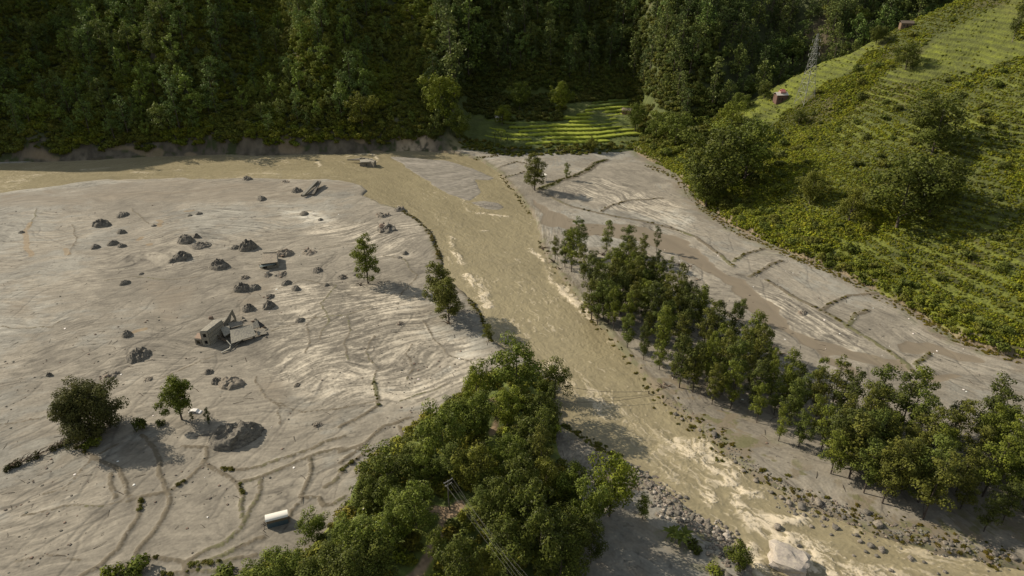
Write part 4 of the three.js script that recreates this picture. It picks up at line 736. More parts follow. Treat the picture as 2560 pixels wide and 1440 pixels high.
// [u, v of the foot, width in picture, height over width, kind: h heap, j jagged, l low, r rubble, label]
const MOUNDS = [
  [306, 541, 31, 0.36, 'h', 'low dark mud mound, farthest of the left cluster'], [255, 566, 45, 0.38, 'j', 'wide double mud mound, largest of the upper left cluster'], [304, 584, 23, 0.5, 'h', 'round grey mud mound below the farthest left one'], [282, 613, 26, 0.48, 'h', 'round mud mound, middle of three in a row'], [305, 618, 20, 0.5, 'h', 'small mud mound, right end of three in a row'], [238, 621, 23, 0.48, 'h', 'small mud mound, left end of three in a row'], [54, 583, 15, 0.3, 'l', 'flat dark clod near the curved orange streak'], [385, 567, 13, 0.4, 'h', 'tiny dark clod beside the forked orange stain'], [475, 541, 13, 0.35, 'h', 'tiny clod just below the small orange puddle'], [498, 537, 16, 0.4, 'h', 'small dark clod right of the orange puddle'],
  [464, 607, 39, 0.55, 'h', 'steep dome-shaped grey mound, tallest on the upper flat'], [492, 595, 16, 0.7, 'j', 'small pointed clod right of the steep dome mound'], [501, 619, 48, 0.18, 'l', 'long flat dark heap in front of the steep dome mound'], [454, 650, 46, 0.42, 'j', 'large jagged black mound below the long flat heap'], [433, 656, 24, 0.35, 'j', 'smaller black lump touching the jagged mound'], [588, 622, 23, 0.4, 'h', 'rounded lump left of the spiked mound'], [620, 624, 42, 0.6, 'j', 'mound with broken spikes left of the buried house'], [548, 671, 46, 0.45, 'j', 'two-toned crumbly mound left of the buried house front'], [312, 711, 26, 0.45, 'h', 'single dark mound on the bare left centre flat'], [353, 686, 13, 0.4, 'h', 'tiny clod up-right of the single dark mound'],
  [612, 697, 24, 0.45, 'r', 'broken rubble heap below the crumbly two-toned mound'], [669, 691, 25, 0.38, 'r', 'rubble heap directly below the buried house'], [704, 690, 30, 0.25, 'r', 'low scattered rubble below the buried house corner'], [606, 727, 40, 0.5, 'j', 'bigger of the two touching dark mounds'], [635, 724, 29, 0.5, 'h', 'smaller of the two touching dark mounds'], [716, 712, 26, 0.45, 'h', 'brownish lump right of the touching mounds'], [739, 725, 25, 0.48, 'h', 'smooth grey lump, rightmost of the middle mounds'], [674, 745, 30, 0.35, 'r', 'small rubble heap behind the two jagged twin mounds'], [621, 776, 31, 0.5, 'j', 'left of the twin jagged mounds above the collapsed house'], [672, 770, 35, 0.5, 'j', 'right of the twin jagged mounds above the collapsed house'], [750, 804, 24, 0.4, 'h', 'smooth mound on the faint ridge right of the collapsed house'], [317, 840, 30, 0.55, 'h', 'round dark mound left of the collapsed house'], [346, 896, 62, 0.34, 'j', 'wide shaggy mound with weeds, below the round one'], [124, 941, 15, 0.7, 'j', 'small pointed dark clod on the bare left flat'], [522, 933, 26, 0.38, 'j', 'small brown heap below the collapsed house'], [541, 957, 28, 0.45, 'j', 'dark heap left of the hollow mound'], [577, 966, 62, 0.24, 'l', 'hollow oval mud mound with a pale middle'], [272, 948, 42, 0.3, 'r', 'grey rubble behind the big round tree'],
  [793, 680, 32, 0.4, 'r', 'rubble heap between the buried house and the lone tree'], [855, 697, 28, 0.4, 'r', 'brown rubble heap left of the lone tree'], [816, 715, 14, 0.5, 'h', 'small dark clod left of the lone tree'], [773, 636, 42, 0.25, 'r', 'low debris heap right of the buried house'], [712, 640, 48, 0.42, 'r', 'dark rubble piled behind the buried house'], [760, 537, 25, 0.35, 'h', 'dark mound on the upper flat below the leaning slab'], [801, 551, 14, 0.45, 'h', 'small clod right of the upper dark mound'], [653, 501, 27, 0.4, 'h', 'dark lump on the damp sand left of the leaning slab'], [617, 450, 30, 0.3, 'j', 'dark lump at the edge of the upper river'], [713, 458, 22, 0.25, 'r', 'scraps of rubble on the damp sand by the river'], [742, 481, 27, 0.4, 'j', 'dark heap at the foot of the leaning slab'],
  [957, 542, 38, 0.25, 'r', 'heap of drift brush near the inner river bank'], [966, 578, 58, 0.28, 'r', 'long heap of drift brush below the first one'], [998, 527, 32, 0.3, 'r', 'brush snag on the tip of the left bank'], [1013, 636, 17, 0.55, 'h', 'dark stump-like lump right of the lone tree'], [998, 646, 16, 0.3, 'h', 'flat lump beside the stump-like lump'], [793, 1064, 26, 0.35, 'r', 'small grey rubble on the pale rippled mud'], [2006, 786, 26, 0.35, 'r', 'tangle of debris on the silted right field'], [742, 965, 18, 0.3, 'l', 'pale lump on the rippled mud'], [888, 690, 12, 0.4, 'h', 'small clod right of the brown rubble heap'], [1000, 812, 22, 0.3, 'r', 'brown root clump on the pale mud near the bank'], [430, 960, 20, 0.3, 'r', 'pale debris beside the small green tree'], [372, 950, 24, 0.25, 'r', 'scattered bricks near the fields below the shaggy mound'],
];
reseed(500);
MOUNDS.forEach(([u, v, w, k, kind, label], i) => {
  const c = P(u, v - w * 0.1), p = onLand(c.x, c.z, 0.05), W = w / pxPerM(p) / 2, H = W * 1.3 * k, turn = rr(0, 6.28);
  if (kind === 'r') {
    const t = thing('rubble_heap', label, 'rubble', p, turn);
    const base = mesh('heap', pick(JAGS), pick([MUD, MUD_PALE]), t); base.scale.set(W * 0.95, H * 0.75, W * 0.75);
    for (let q = 0; q < 7; q++) { const m = mesh('chunk', pick(CHUNKS), pick([MUD, CONC_DIRTY, STONE_RED, MUD_PALE]), t), s = W * rr(0.12, 0.3), a = rr(0, 6.28), d = W * rr(0.1, 1.05); m.position.set(Math.cos(a) * d, H * 0.7 * Math.max(0, 1 - d / W) + s * 0.25, Math.sin(a) * d * 0.8); m.scale.set(s, s * rr(0.5, 1), s * rr(0.6, 1.2)); m.rotation.set(rr(-0.6, 0.6), rr(0, 6), rr(-0.6, 0.6)); }
    for (let q = 0; q < 3; q++) { const a = rr(0, 6.28), L = W * rr(0.6, 1.2), m = mesh('branch', limb([V(0, 0, 0), V(L * 0.5, L * 0.18, L * 0.1), V(L, L * rr(0.05, 0.4), 0)], [0.09, 0.07, 0.03], 5), DARKWOOD, t); m.position.set(rr(-0.4, 0.4) * W, H * 0.35, rr(-0.4, 0.4) * W); m.rotation.y = a; }
  } else {
    const g = kind === 'h' ? pick(HEAPS) : kind === 'j' ? pick(JAGS) : pick(LOWS), m = mesh('mud_mound', g, kind === 'l' && v > 950 ? MUD_PALE : pick([MUD, MUD, MUD]));
    m.position.copy(p); m.rotation.y = turn; m.scale.set(W * 1.02, H * 1.15, W * rr(0.75, 0.95)); tag(m, label, 'mound');
  }
});
function boulder(u, v, w, label, mat, opt = {}) {
  const c = P(u, v, opt.y ?? 0), y = opt.y ?? Math.max(land(c.x, c.z), WATER), W = w / pxPerM(V(c.x, y, c.z)) / 2, m = mesh(opt.name || 'boulder', opt.geo || pick(ROCKS), mat);
  m.position.set(c.x, y + W * (opt.lift ?? 0.2), c.z); m.rotation.set(rr(-0.2, 0.2), opt.turn ?? rr(0, 6.28), rr(-0.2, 0.2)); m.scale.set(W, W * (opt.tall ?? rr(0.75, 1.05)), W * (opt.deep ?? rr(0.75, 1.05))); tag(m, label, opt.category || 'boulder', opt.group);
  return m;
}
boulder(586, 1092, 118, 'huge mud-coated boulder beside the battered trees', MUD, { lift: -0.02, tall: 0.46, deep: 0.75, turn: 0.4, geo: planarUV(heapGeo(33, 0.75, 0.55), 0.9) });
boulder(1968, 1412, 108, 'giant pale smooth boulder standing in the rapids', STONE_PALE, { y: WATER, lift: 0.25, tall: 0.62, deep: 0.72, turn: 2.75, geo: toCreasedNormals(planarUV(rockGeo(9, 4, 0.3, 0.85, 0.85), 0.6), 0.6) });
const RIVER_ROCKS = [[1974, 1253, 19], [2006, 1262, 24], [2046, 1258, 22], [1991, 1280, 13], [2012, 1283, 15], [2036, 1284, 10], [2060, 1289, 14], [2091, 1313, 18], [2194, 1312, 27], [2144, 1332, 12], [2152, 1347, 14], [2179, 1358, 18], [2207, 1369, 18], [2315, 1349, 15], [2362, 1357, 13], [2378, 1362, 12], [2270, 1337, 12], [2167, 1373, 10], [2137, 1383, 10], [2194, 1383, 12], [2278, 1390, 18], [2312, 1398, 9], [2365, 1423, 13], [2348, 1428, 9], [1891, 1196, 15], [2488, 1386, 15], [2535, 1396, 20], [2167, 1282, 20], [1750, 1070, 11], [1786, 1089, 18], [1945, 1312, 24], [1999, 1359, 14], [2230, 1420, 12], [2420, 1375, 16], [2440, 1392, 12], [2110, 1292, 12], [2060, 1308, 10], [2080, 1330, 10], [2030, 1310, 12], [1690, 1030, 12], [1705, 1042, 10], [1840, 1150, 12], [1860, 1172, 14], [1930, 1225, 12], [1955, 1238, 13], [1621, 1185, 15], [1590, 1168, 12], [1570, 1158, 9], [1545, 1150, 10], [1546, 1170, 12], [1700, 1236, 14], [1716, 1238, 12], [1690, 1230, 8], [1850, 1430, 22], [1870, 1420, 18], [1820, 1440, 18], [1770, 1385, 15], [1745, 1375, 14], [1725, 1362, 14], [1880, 1360, 10], [1815, 1335, 12], [1770, 1330, 14]];
reseed(610);
RIVER_ROCKS.forEach(([u, v, w], i) => { const named = { 8: 'pointed grey boulder at the right river edge', 1: 'flat-topped boulder among the stones at the right shore', 30: 'dark boulder breaking the rapids above the giant pale one', 29: 'flat pale boulder on the right bank below the cable post', 26: 'pale boulder at the far right river edge', 45: 'dark boulder alone in shaded shallows near the wooded knoll', 53: 'grey boulder beside the round bush at the bottom edge' }[i]; boulder(u, v, w, named || (u > 1900 ? 'wet grey boulder in the stony right shallows' : u > 1600 && v < 1250 ? 'grey stone along the river edge by the grove' : v < 1250 ? 'dark stone in the shaded shallows below the knoll' : 'grey stone on the left shore near the cobble bar'), i % 4 === 0 ? STONE : i % 4 === 1 ? STONE_DARK : i % 4 === 2 ? STONE : STONE_DARK, { name: 'river_boulder', group: named ? undefined : 'stones in the river' }); });
for (const [cu, cv, ru, rv, n, label, gr] of [[1796, 1320, 55, 24, 80, 'grey cobble on the stone bar left of the round bush', 'cobbles of the stone bar'], [1672, 1276, 46, 26, 48, 'pale cobble in the heap beside the narrow green tree', 'cobbles by the narrow tree'], [1742, 1295, 18, 20, 14, 'cobble in the short line between the two stone heaps', 'cobbles between the heaps'], [1640, 1225, 30, 16, 16, 'shaded cobble on the shore below the knoll', 'shaded shore cobbles']]) {
  for (let i = 0; i < n; i++) { const a = rr(0, 6.28), q = Math.sqrt(rnd()), u = cu + Math.cos(a) * q * ru, v = cv + Math.sin(a) * q * rv + (u - cu) * 0.28; boulder(u, v, rr(4, 11) * (rnd() < 0.15 ? 1.8 : 1), label, pick([STONE, STONE, STONE_DARK, STONE_PALE, STONE]), { name: 'cobble', category: 'stone', group: gr, lift: 0.25 }); }
}
{ // small stones and gravel of the shores
  const list = [[], []];
  const strip = (pts, wd, n, lo, hi) => { const q = path(pts, WATER); for (let i = 0; i < n; i++) { const k = Math.floor(rnd() * (q.length - 1)), t = rnd(), x = lerp(q[k][0], q[k + 1][0], t) + rr(-wd, wd), z = lerp(q[k][1], q[k + 1][1], t) + rr(-wd, wd) * 0.8, s = rr(lo, hi); list[i % 2].push([V(x, Math.max(land(x, z), WATER - 0.1) + s * 0.2, z), s, rr(0, 6), s * rr(0.5, 0.9)]); } };
  strip([[1650, 1000], [1740, 1062], [1810, 1130], [1900, 1195], [1990, 1250], [2100, 1295]], 2.4, 420, 0.06, 0.24);
  strip([[1960, 1245], [2060, 1285], [2180, 1320], [2330, 1365], [2540, 1412]], 4.8, 520, 0.08, 0.34);
  strip([[1590, 1180], [1650, 1235], [1720, 1300], [1790, 1350], [1850, 1410]], 3.2, 700, 0.1, 0.4);
  strip([[1000, 395], [1200, 425], [1160, 480]], 5, 200, 0.06, 0.14); strip([[1190, 514], [1250, 516]], 3, 200, 0.06, 0.16);
  list.forEach((l, i) => stuff('gravel', CHUNKS[i], i ? STONE : STONE_DARK, l, [1, 1, 1], 'small stones and gravel along the river edges', 'gravel', 0.35));
}
console.log('stones done');

// ───────────── built things
const box = (w, h, d) => planarUV(new THREE.BoxGeometry(w, h, d), 0.3);
function slab(pts, thick) {     // a flat panel through four corners, thickness below it
  const n = V().subVectors(pts[1], pts[0]).cross(V().subVectors(pts[pts.length - 1], pts[0])).normalize(); if (n.y < 0) n.negate();
  const k = pts.length, pos = [], c = V(); pts.forEach((p) => c.add(p)); c.multiplyScalar(1 / k);
  const tri = []; const T = pts.map((p) => p.clone()), B = pts.map((p) => p.clone().addScaledVector(n, -thick));
  const put = (a, b, d) => tri.push(a, b, d);
  for (let i = 1; i + 1 < k; i++) { put(T[0], T[i], T[i + 1]); put(B[0], B[i + 1], B[i]); }
  for (let i = 0; i < k; i++) { const j = (i + 1) % k; put(T[i], B[i], T[j]); put(T[j], B[i], B[j]); }
  for (const p of tri) pos.push(p.x, p.y, p.z);
  const g = new THREE.BufferGeometry(); g.setAttribute('position', new THREE.Float32BufferAttribute(pos, 3)); g.computeVertexNormals(); return planarUV(g, 0.3);
}
function wall(a, b, y0, y1, thick, holes = []) {  // an upright panel from a to b with openings [from, to, low, high] in metres
  const L = Math.hypot(b.x - a.x, b.z - a.z), s = new THREE.Shape([new THREE.Vector2(0, y0), new THREE.Vector2(L, y0), new THREE.Vector2(L, y1), new THREE.Vector2(0, y1)]);
  for (const [p, q, lo, hi] of holes) s.holes.push(new THREE.Path([new THREE.Vector2(p, lo), new THREE.Vector2(p, hi), new THREE.Vector2(q, hi), new THREE.Vector2(q, lo)]));
  const g = new THREE.ExtrudeGeometry(s, { depth: thick, bevelEnabled: false }); g.rotateY(-Math.atan2(b.z - a.z, b.x - a.x)); g.translate(a.x, 0, a.z);
  return planarUV(g, 0.3);
}
const rel = (o) => (u, v, y) => P(u, v, y).sub(V(o.x, 0, o.z));
{ // collapsed two-storey house
  const o = P(560, 862), q = rel(o), t = thing('collapsed_house', 'collapsed grey concrete house with tilted floor slabs and empty windows', 'house', V(o.x, 0, o.z));
  const H = 5.2, A = q(500, 829, H), B = q(518, 828.5, H), C = q(554, 801, H), D = q(535, 800, H), L = A.distanceTo(B);
  const front = mesh('wall', wall(A, B, -0.6, H - 0.02, 0.22, [[L * 0.28, L * 0.74, 3.1, 4.4], [L * 0.3, L * 0.78, 0.6, 1.9]]), CONC, t); front.userData.label = 'end wall with two stacked window openings';
  for (const [lo, hi] of [[3.1, 4.4], [0.6, 1.9]]) { const fr = mesh('window_frame', wall(V().lerpVectors(A, B, 0.26).add(V(0, 0, 0.06)), V().lerpVectors(A, B, 0.78).add(V(0, 0, 0.06)), lo - 0.12, hi + 0.12, 0.1, [[0.12, L * 0.52 - 0.12, lo + 0.02, hi - 0.02]]), CONC_DIRTY, front); fr.castShadow = true; }
  mesh('wall', wall(B, C, -0.6, H - 0.05, 0.22), CONC, t); mesh('wall', wall(D, A, -0.6, H - 0.03, 0.22), CONC, t); mesh('wall', wall(C, D, -0.6, H - 0.08, 0.22), CONC_DIRTY, t);
  for (const y of [1.0, 2.6, 4.0]) { const m = mesh('floor_band', wall(B, C, y, y + 0.14, 0.34), CONC_DIRTY, t); m.position.y = 0; }
  mesh('roof_slab', slab([A.clone().setY(H + 0.25), B.clone().setY(H + 0.25), C.clone().setY(H + 0.2), D.clone().setY(H + 0.2)], 0.24), CONC, t);
  const a1 = q(487, 846, 2.2), a2 = q(503, 848, 2.2), a3 = q(512, 834, 2.2), a4 = q(494, 833, 2.2), L2 = a1.distanceTo(a2);
  const an = mesh('annex_wall', wall(a1, a2, -0.5, 2.2, 0.2, [[L2 * 0.2, L2 * 0.8, 0.3, 1.7]]), CONC_DIRTY, t); mesh('annex_wall', wall(a4, a1, -0.5, 2.18, 0.2), CONC_DIRTY, t); mesh('annex_roof', slab([a1.clone().setY(2.35), a2.clone().setY(2.35), a3.clone().setY(2.35), a4.clone().setY(2.35)], 0.14), std(lin(0.26, 0.19, 0.14), 0.9), t);
  const dir = V().subVectors(C, B).setY(0).normalize(), e = C.clone().setY(0).addScaledVector(dir, 0.3);
  const s = new THREE.Shape([[0, 0.5], [0, 4.6], [2.6, 5.6], [5.3, 7.0], [6.2, 3.4], [6.0, 0.4]].map(([x, y]) => new THREE.Vector2(x, y))); s.holes.push(new THREE.Path([[3.2, 3.4], [4.6, 5.6], [5.4, 3.2]].map(([x, y]) => new THREE.Vector2(x, y))));
  const fg = new THREE.ExtrudeGeometry(s, { depth: 0.25, bevelEnabled: false }); fg.rotateY(-Math.atan2(dir.z, dir.x)); fg.translate(e.x, -0.6, e.z);
  mesh('broken_wall', planarUV(fg, 0.3), CONC_DIRTY, t).userData.label = 'jagged upright wall fragment with a triangular hole';
  mesh('floor_slab', slab([q(575, 825, 3.1), q(600, 817, 3.3), q(629, 811, 3.1), q(640, 838, 1.3), q(606, 849, 1.5), q(578, 859, 1.2)], 0.35), CONC, t).userData.label = 'large tilted floor slab';
  mesh('floor_slab', slab([q(550, 818, 3.2), q(573, 813, 3.2), q(576, 832, 2.2), q(561, 841, 1.7)], 0.3), CONC, t);
  mesh('floor_slab', slab([q(568, 807, 3.0), q(603, 802, 2.8), q(608, 812, 2.4), q(577, 820, 2.6)], 0.3), CONC_DIRTY, t);
  mesh('roof_fragment', slab([q(631, 809, 2.2), q(643, 800, 2.8), q(649, 817, 1.3), q(633, 822, 1.2)], 0.22), CONC, t); mesh('roof_fragment', slab([q(643, 800, 2.7), q(662, 813, 1.0), q(650, 821, 0.9)], 0.2), std(lin(0.055, 0.05, 0.045), 0.9), t); mesh('roof_fragment', slab([q(640, 824, 1.3), q(660, 822, 1.0), q(668, 834, 0.5), q(645, 838, 0.8)], 0.2), CONC_DIRTY, t);
  mesh('fallen_wall', slab([q(532, 800, 0.8), q(566, 792, 0.9), q(572, 800, 0.6), q(540, 808, 0.5)], 0.3), CONC, t);
  mesh('pipe', limb([q(553, 882, 0.3), q(575, 871, 0.6), q(577, 862, 1.1), q(567, 851, 2.0)], [0.2, 0.2, 0.18, 0.16], 7), std(lin(0.5, 0.48, 0.4), 0.5, { metalness: 0.3 }), t).userData.label = 'bent pale metal pipe lying in front';
  mesh('strut', limb([q(583, 867, 0.2), q(606, 848, 1.6)], [0.14, 0.12], 6), CONC_DIRTY, t); mesh('strut', limb([q(545, 846, 0.4), q(566, 853, 1.2)], [0.14, 0.12], 6), WOOD, t); mesh('strut', limb([q(543, 838, 1.6), q(574, 856, 0.6)], [0.16, 0.12], 6), WOOD, t);
  reseed(71); for (let i = 0; i < 26; i++) { const p = q(rr(515, 668), rr(796, 846), 0).setY(0.15), m = mesh('chunk', pick(CHUNKS), pick([CONC_DIRTY, MUD, STONE_RED, MUD]), t), sc = rr(0.25, 0.85); m.position.copy(p); m.scale.set(sc, sc * 0.7, sc); m.rotation.set(rr(-1, 1), rr(0, 6), rr(-1, 1)); }
}
{ // half-buried house
  const o = P(675, 668), q = rel(o), t = thing('buried_house', 'small house buried to its flat mud-covered roof, porch still open', 'house', V(o.x, 0, o.z));
  const H = 2.5, A = q(652, 661, H), B = q(694, 656, H), C = q(692, 633, H), D = q(658, 634, H), L = A.distanceTo(B);
  mesh('roof_slab', slab([A.clone().setY(H + 0.2), B.clone().setY(H + 0.2), C.clone().setY(H + 0.2), D.clone().setY(H + 0.2)], 0.22), MUD_PALE, t);
  const A2 = V().lerpVectors(A, D, 0.12), B2 = V().lerpVectors(B, C, 0.12);
  mesh('wall', wall(A2, B2, -0.5, H - 0.03, 0.2, [[L * 0.08, L * 0.3, 0.0, 2.0], [L * 0.68, L * 0.88, 0.9, 1.9]]), CONC, t); mesh('wall', wall(B, C, -0.5, H - 0.05, 0.2), CONC, t); mesh('wall', wall(D, A2, -0.5, H - 0.07, 0.2), CONC_DIRTY, t); mesh('wall', wall(C, D, -0.5, H - 0.09, 0.2), CONC_DIRTY, t);
  mesh('porch_roof', slab([q(649, 663, 2.2), q(689, 656, 2.2), q(689, 660, 1.95), q(649, 668, 1.95)], 0.15), std(lin(0.16, 0.19, 0.18), 0.7), t);
  for (const u of [651, 664, 688]) { const p = q(u, 671 - (u - 651) * 0.14, 0); const m = mesh('post', box(0.2, 2.2, 0.2), CONC_DIRTY, t); m.position.set(p.x, 0.9, p.z); m.rotation.z = u === 651 ? 0.25 : 0; }
  mesh('parapet', wall(D, C, H + 0.18, H + 0.55, 0.18), CONC_DIRTY, t);
}
{ // broken masonry in the upper river
  const o = P(915, 404, WATER), q = rel(o), t = thing('bridge_abutment', 'broken curved masonry abutment standing in the upper river', 'abutment', V(o.x, 0, o.z));
  const arc = (u0, u1, v0, sag, y0, y1, name, mat) => { const top = [], n = 9; for (let i = 0; i <= n; i++) { const k = i / n; top.push(q(lerp(u0, u1, k), v0 + sag * k * k, y0)); } const g = []; for (let i = 0; i < n; i++) g.push(wall(top[i], top[i + 1], WATER - 1, y1 - 0.25 * (i % 2), 1.0)); mesh(name, mergeGeometries(g), mat, t); };
  arc(900, 937, 399, 6, 2.2, 2.2, 'outer_wall', CONC_DIRTY); arc(900, 940, 393, 8, 2.6, 2.6, 'inner_wall', CONC_DIRTY);
  mesh('deck', slab([q(899, 399, 2.3), q(930, 396, 2.3), q(940, 404, 2.1), q(902, 405, 2.0)], 0.5), CONC, t); mesh('front_face', wall(q(900, 411, 0), q(934, 411, 0), WATER - 1, 1.3, 0.8, [[3.4, 4.4, -0.6, 0.7]]), CONC_DIRTY, t);
  mesh('beam', slab([q(868, 398.5, 0.8), q(900, 395, 1.6), q(901, 399, 1.6)], 0.6), STONE_DARK, t);
}
{ // slab washed onto the sand
  const o = P(780, 478), q = rel(o), t = thing('leaning_slab', 'long broken concrete slab leaning on the damp sand near the river', 'slab', V(o.x, 0, o.z));
  mesh('deck', slab([q(752, 487, 0.9), q(785, 484, 0.4), q(803, 452, 2.2), q(788, 452, 3.2)], 0.9), CONC_DIRTY, t); mesh('kerb', slab([q(754, 486, 1.7), q(760, 487, 1.5), q(795, 451, 3.7), q(789, 450, 3.9)], 0.9), CONC, t); mesh('kerb', slab([q(779, 485, 1.0), q(785, 485, 0.9), q(803, 452, 2.9), q(798, 451, 3.0)], 0.7), MUD, t);
}
{ // shed with white arched roof, lower left
  const o = P(695, 1306), a = P(668, 1311), b = P(716, 1299), turn = -Math.atan2(b.z - a.z, b.x - a.x), t = thing('small_shed', 'small blue-sided shed with a shiny white curved roof', 'shed', V(o.x, land(o.x, o.z) - 0.1, o.z), turn);
  const blue = std(lin(0.06, 0.1, 0.13), 0.6), tan = std(lin(0.16, 0.13, 0.085), 0.8), L = 4.6, W = 1.9;
  const part = (n, w, h, d, x, y, z, m) => { const k = mesh(n, box(w, h, d), m, t); k.position.set(x, y, z); return k; };
  part('lower_wall', L, 1.4, 0.08, 0, 0.7, W / 2, blue); part('lower_wall', L, 1.4, 0.08, 0, 0.7, -W / 2, blue); part('lower_wall', 0.08, 1.4, W - 0.09, -L / 2 + 0.05, 0.7, 0, blue); part('lower_wall', 0.08, 1.4, W - 0.09, L / 2 - 0.05, 0.7, 0, std(lin(0.14, 0.04, 0.045), 0.7));
  part('upper_wall', L - 0.04, 0.75, 0.06, 0, 1.77, W / 2 - 0.03, tan); part('upper_wall', L - 0.04, 0.75, 0.06, 0, 1.77, -W / 2 + 0.03, tan); part('trim', L + 0.1, 0.09, 0.12, 0, 2.16, W / 2 + 0.02, std(lin(0.2, 0.11, 0.12), 0.7));
  const arc = []; for (let i = 0; i <= 10; i++) { const k = i / 10 * 2 - 1; arc.push([k * (W / 2 + 0.15), 2.2 + 0.6 * Math.sqrt(1 - k * k * 0.98)]); }
  const sh = new THREE.Shape([...arc, ...arc.slice().reverse().map(([x, y]) => [x * 0.97, y - 0.08])].map(([x, y]) => new THREE.Vector2(x, y))), rg = new THREE.ExtrudeGeometry(sh, { depth: L + 0.3, bevelEnabled: false }); rg.rotateY(Math.PI / 2); rg.translate(-L / 2 - 0.15, 0, 0);
  mesh('roof', toCreasedNormals(rg, 0.6), std(lin(0.72, 0.7, 0.63), 0.45), t);
  const gb = new THREE.ExtrudeGeometry(new THREE.Shape([[-W / 2 + 0.1, 2.0], [W / 2 - 0.1, 2.0], [0, 2.68]].map(([x, y]) => new THREE.Vector2(x, y))), { depth: 0.06, bevelEnabled: false }); gb.rotateY(Math.PI / 2); gb.translate(-L / 2 + 0.02, 0, 0); mesh('gable', gb, DARKWOOD, t);
  reseed(15); for (let i = 0; i < 6; i++) { const m = mesh('branch', limb([V(0, 0, 0), V(0.5, 0.4, 0.2), V(1.0, rr(0.2, 0.8), 0)], [0.07, 0.06, 0.03], 5), DARKWOOD, t); m.position.set(-L / 2 - rr(0.2, 1.0), 0.1, rr(-0.8, 1.2)); m.rotation.y = rr(0, 6); }
}
{ // white car stuck among the battered trees
  const o = P(489, 1030), t = thing('stranded_car', 'white car half buried in mud between two battered trunks', 'car', V(o.x, land(o.x, o.z) - 0.55, o.z), -0.12); t.scale.setScalar(0.8);
  const prof = [[-2.1, 0.2], [2.1, 0.2], [2.1, 0.75], [1.9, 0.88], [1.1, 0.95], [0.55, 1.5], [-1.0, 1.52], [-1.75, 1.0], [-2.1, 0.9]], g = new THREE.ExtrudeGeometry(new THREE.Shape(prof.map(([x, y]) => new THREE.Vector2(x, y))), { depth: 1.5, bevelEnabled: true, bevelSize: 0.08, bevelThickness: 0.08, bevelSegments: 2 }); g.translate(0, 0, -0.75);
  mesh('body', g, std(lin(0.72, 0.71, 0.68), 0.35), t);
  const gl = std(lin(0.02, 0.022, 0.025), 0.15);
  for (const z of [0.845, -0.845]) for (const [x0, x1] of [[-0.95, -0.25], [-0.15, 0.5]]) { const m = mesh('window', new THREE.ExtrudeGeometry(new THREE.Shape([[x0 - (x0 < -0.5 ? 0.3 : 0), 1.02], [x1 + (x1 > 0 ? 0.35 : 0), 1.02], [x1, 1.42], [x0, 1.42]].map(([x, y]) => new THREE.Vector2(x, y))), { depth: 0.02, bevelEnabled: false }), gl, t); m.position.z = z - 0.01; }
  const ws = mesh('windscreen', box(0.03, 0.62, 1.3), gl, t); ws.position.set(0.86, 1.24, 0); ws.rotation.z = 0.78; const rw = mesh('rear_window', box(0.03, 0.6, 1.3), gl, t); rw.position.set(-1.42, 1.29, 0); rw.rotation.z = -0.97;
  const wg = new THREE.TorusGeometry(0.26, 0.11, 8, 18), rim = new THREE.CylinderGeometry(0.2, 0.2, 0.16, 14); rim.rotateX(Math.PI / 2);
  for (const x of [-1.3, 1.3]) for (const z of [-0.8, 0.8]) { const w = mesh('wheel', wg, std(lin(0.02, 0.02, 0.02), 0.9), t); w.position.set(x, 0.35, z); mesh('rim', rim, std(lin(0.4, 0.4, 0.4), 0.4), w); }
}
{ // pale shelter on the far field
  const o = P(1356, 452), t = thing('small_shelter', 'small pale shelter on posts beside the tall field tree', 'shelter', V(o.x, land(o.x, o.z), o.z), 0.35), pale = std(lin(0.5, 0.49, 0.43), 0.8);
  const r = mesh('roof', box(4.2, 0.18, 3.0), pale, t); r.position.y = 3.1; r.rotation.z = 0.16; for (const x of [-1.7, 0, 1.7]) for (const z of [-1.2, 1.2]) { const m = mesh('post', box(0.18, 3.1 + x * 0.16, 0.18), pale, t); m.position.set(x, (3.1 + x * 0.16) / 2 - 0.1, z); }
}
{ // lattice pylon on the grassy hill
  const p = hit(2012, 252), t = thing('lattice_pylon', 'tall grey steel lattice pylon on the grassy hill', 'pylon', p.clone().setY(p.y - 1), 0.35), steel = std(lin(0.3, 0.31, 0.3), 0.5, { metalness: 0.5 }), Hh = 36, w0 = 3.6, w1 = 0.7;
  const wd = (y) => (y < 26 ? lerp(w0, w1 + 0.35, y / 26) : lerp(w1 + 0.35, 0.35, (y - 26) / 10)), cor = (k, y) => { const w = wd(y); return V([1, 1, -1, -1][k % 4] * w, y, [1, -1, -1, 1][k % 4] * w); };
  for (let k = 0; k < 4; k++) mesh('leg', limb([cor(k, -1), cor(k, 13), cor(k, 26), cor(k, Hh)], [0.14, 0.12, 0.1, 0.08], 4), steel, t);
  const lev = [0, 6, 11, 15.5, 19.5, 23, 26, 28.5, 31, 33.5, 36];
  for (let i = 0; i + 1 < lev.length; i++) for (let k = 0; k < 4; k++) { mesh('brace', limb([cor(k, lev[i]), cor(k + 1, lev[i + 1])], [0.06, 0.06], 4), steel, t); mesh('brace', limb([cor(k + 1, lev[i]), cor(k, lev[i + 1])], [0.06, 0.06], 4), steel, t); mesh('strut', limb([cor(k, lev[i + 1]), cor(k + 1, lev[i + 1])], [0.06, 0.06], 4), steel, t); }
  for (const [y, r] of [[26, 3.6], [29.5, 3.0], [33, 2.6]]) for (const s of [-1, 1]) { const arm = mesh('crossarm', limb([V(s * wd(y), y, 0), V(s * r, y + 0.3, 0)], [0.13, 0.07], 4), steel, t); mesh('insulator', limb([V(s * r, y + 0.3, 0), V(s * r, y - 1.1, 0)], [0.09, 0.09], 6), std(lin(0.5, 0.5, 0.48), 0.3), arm); }
}
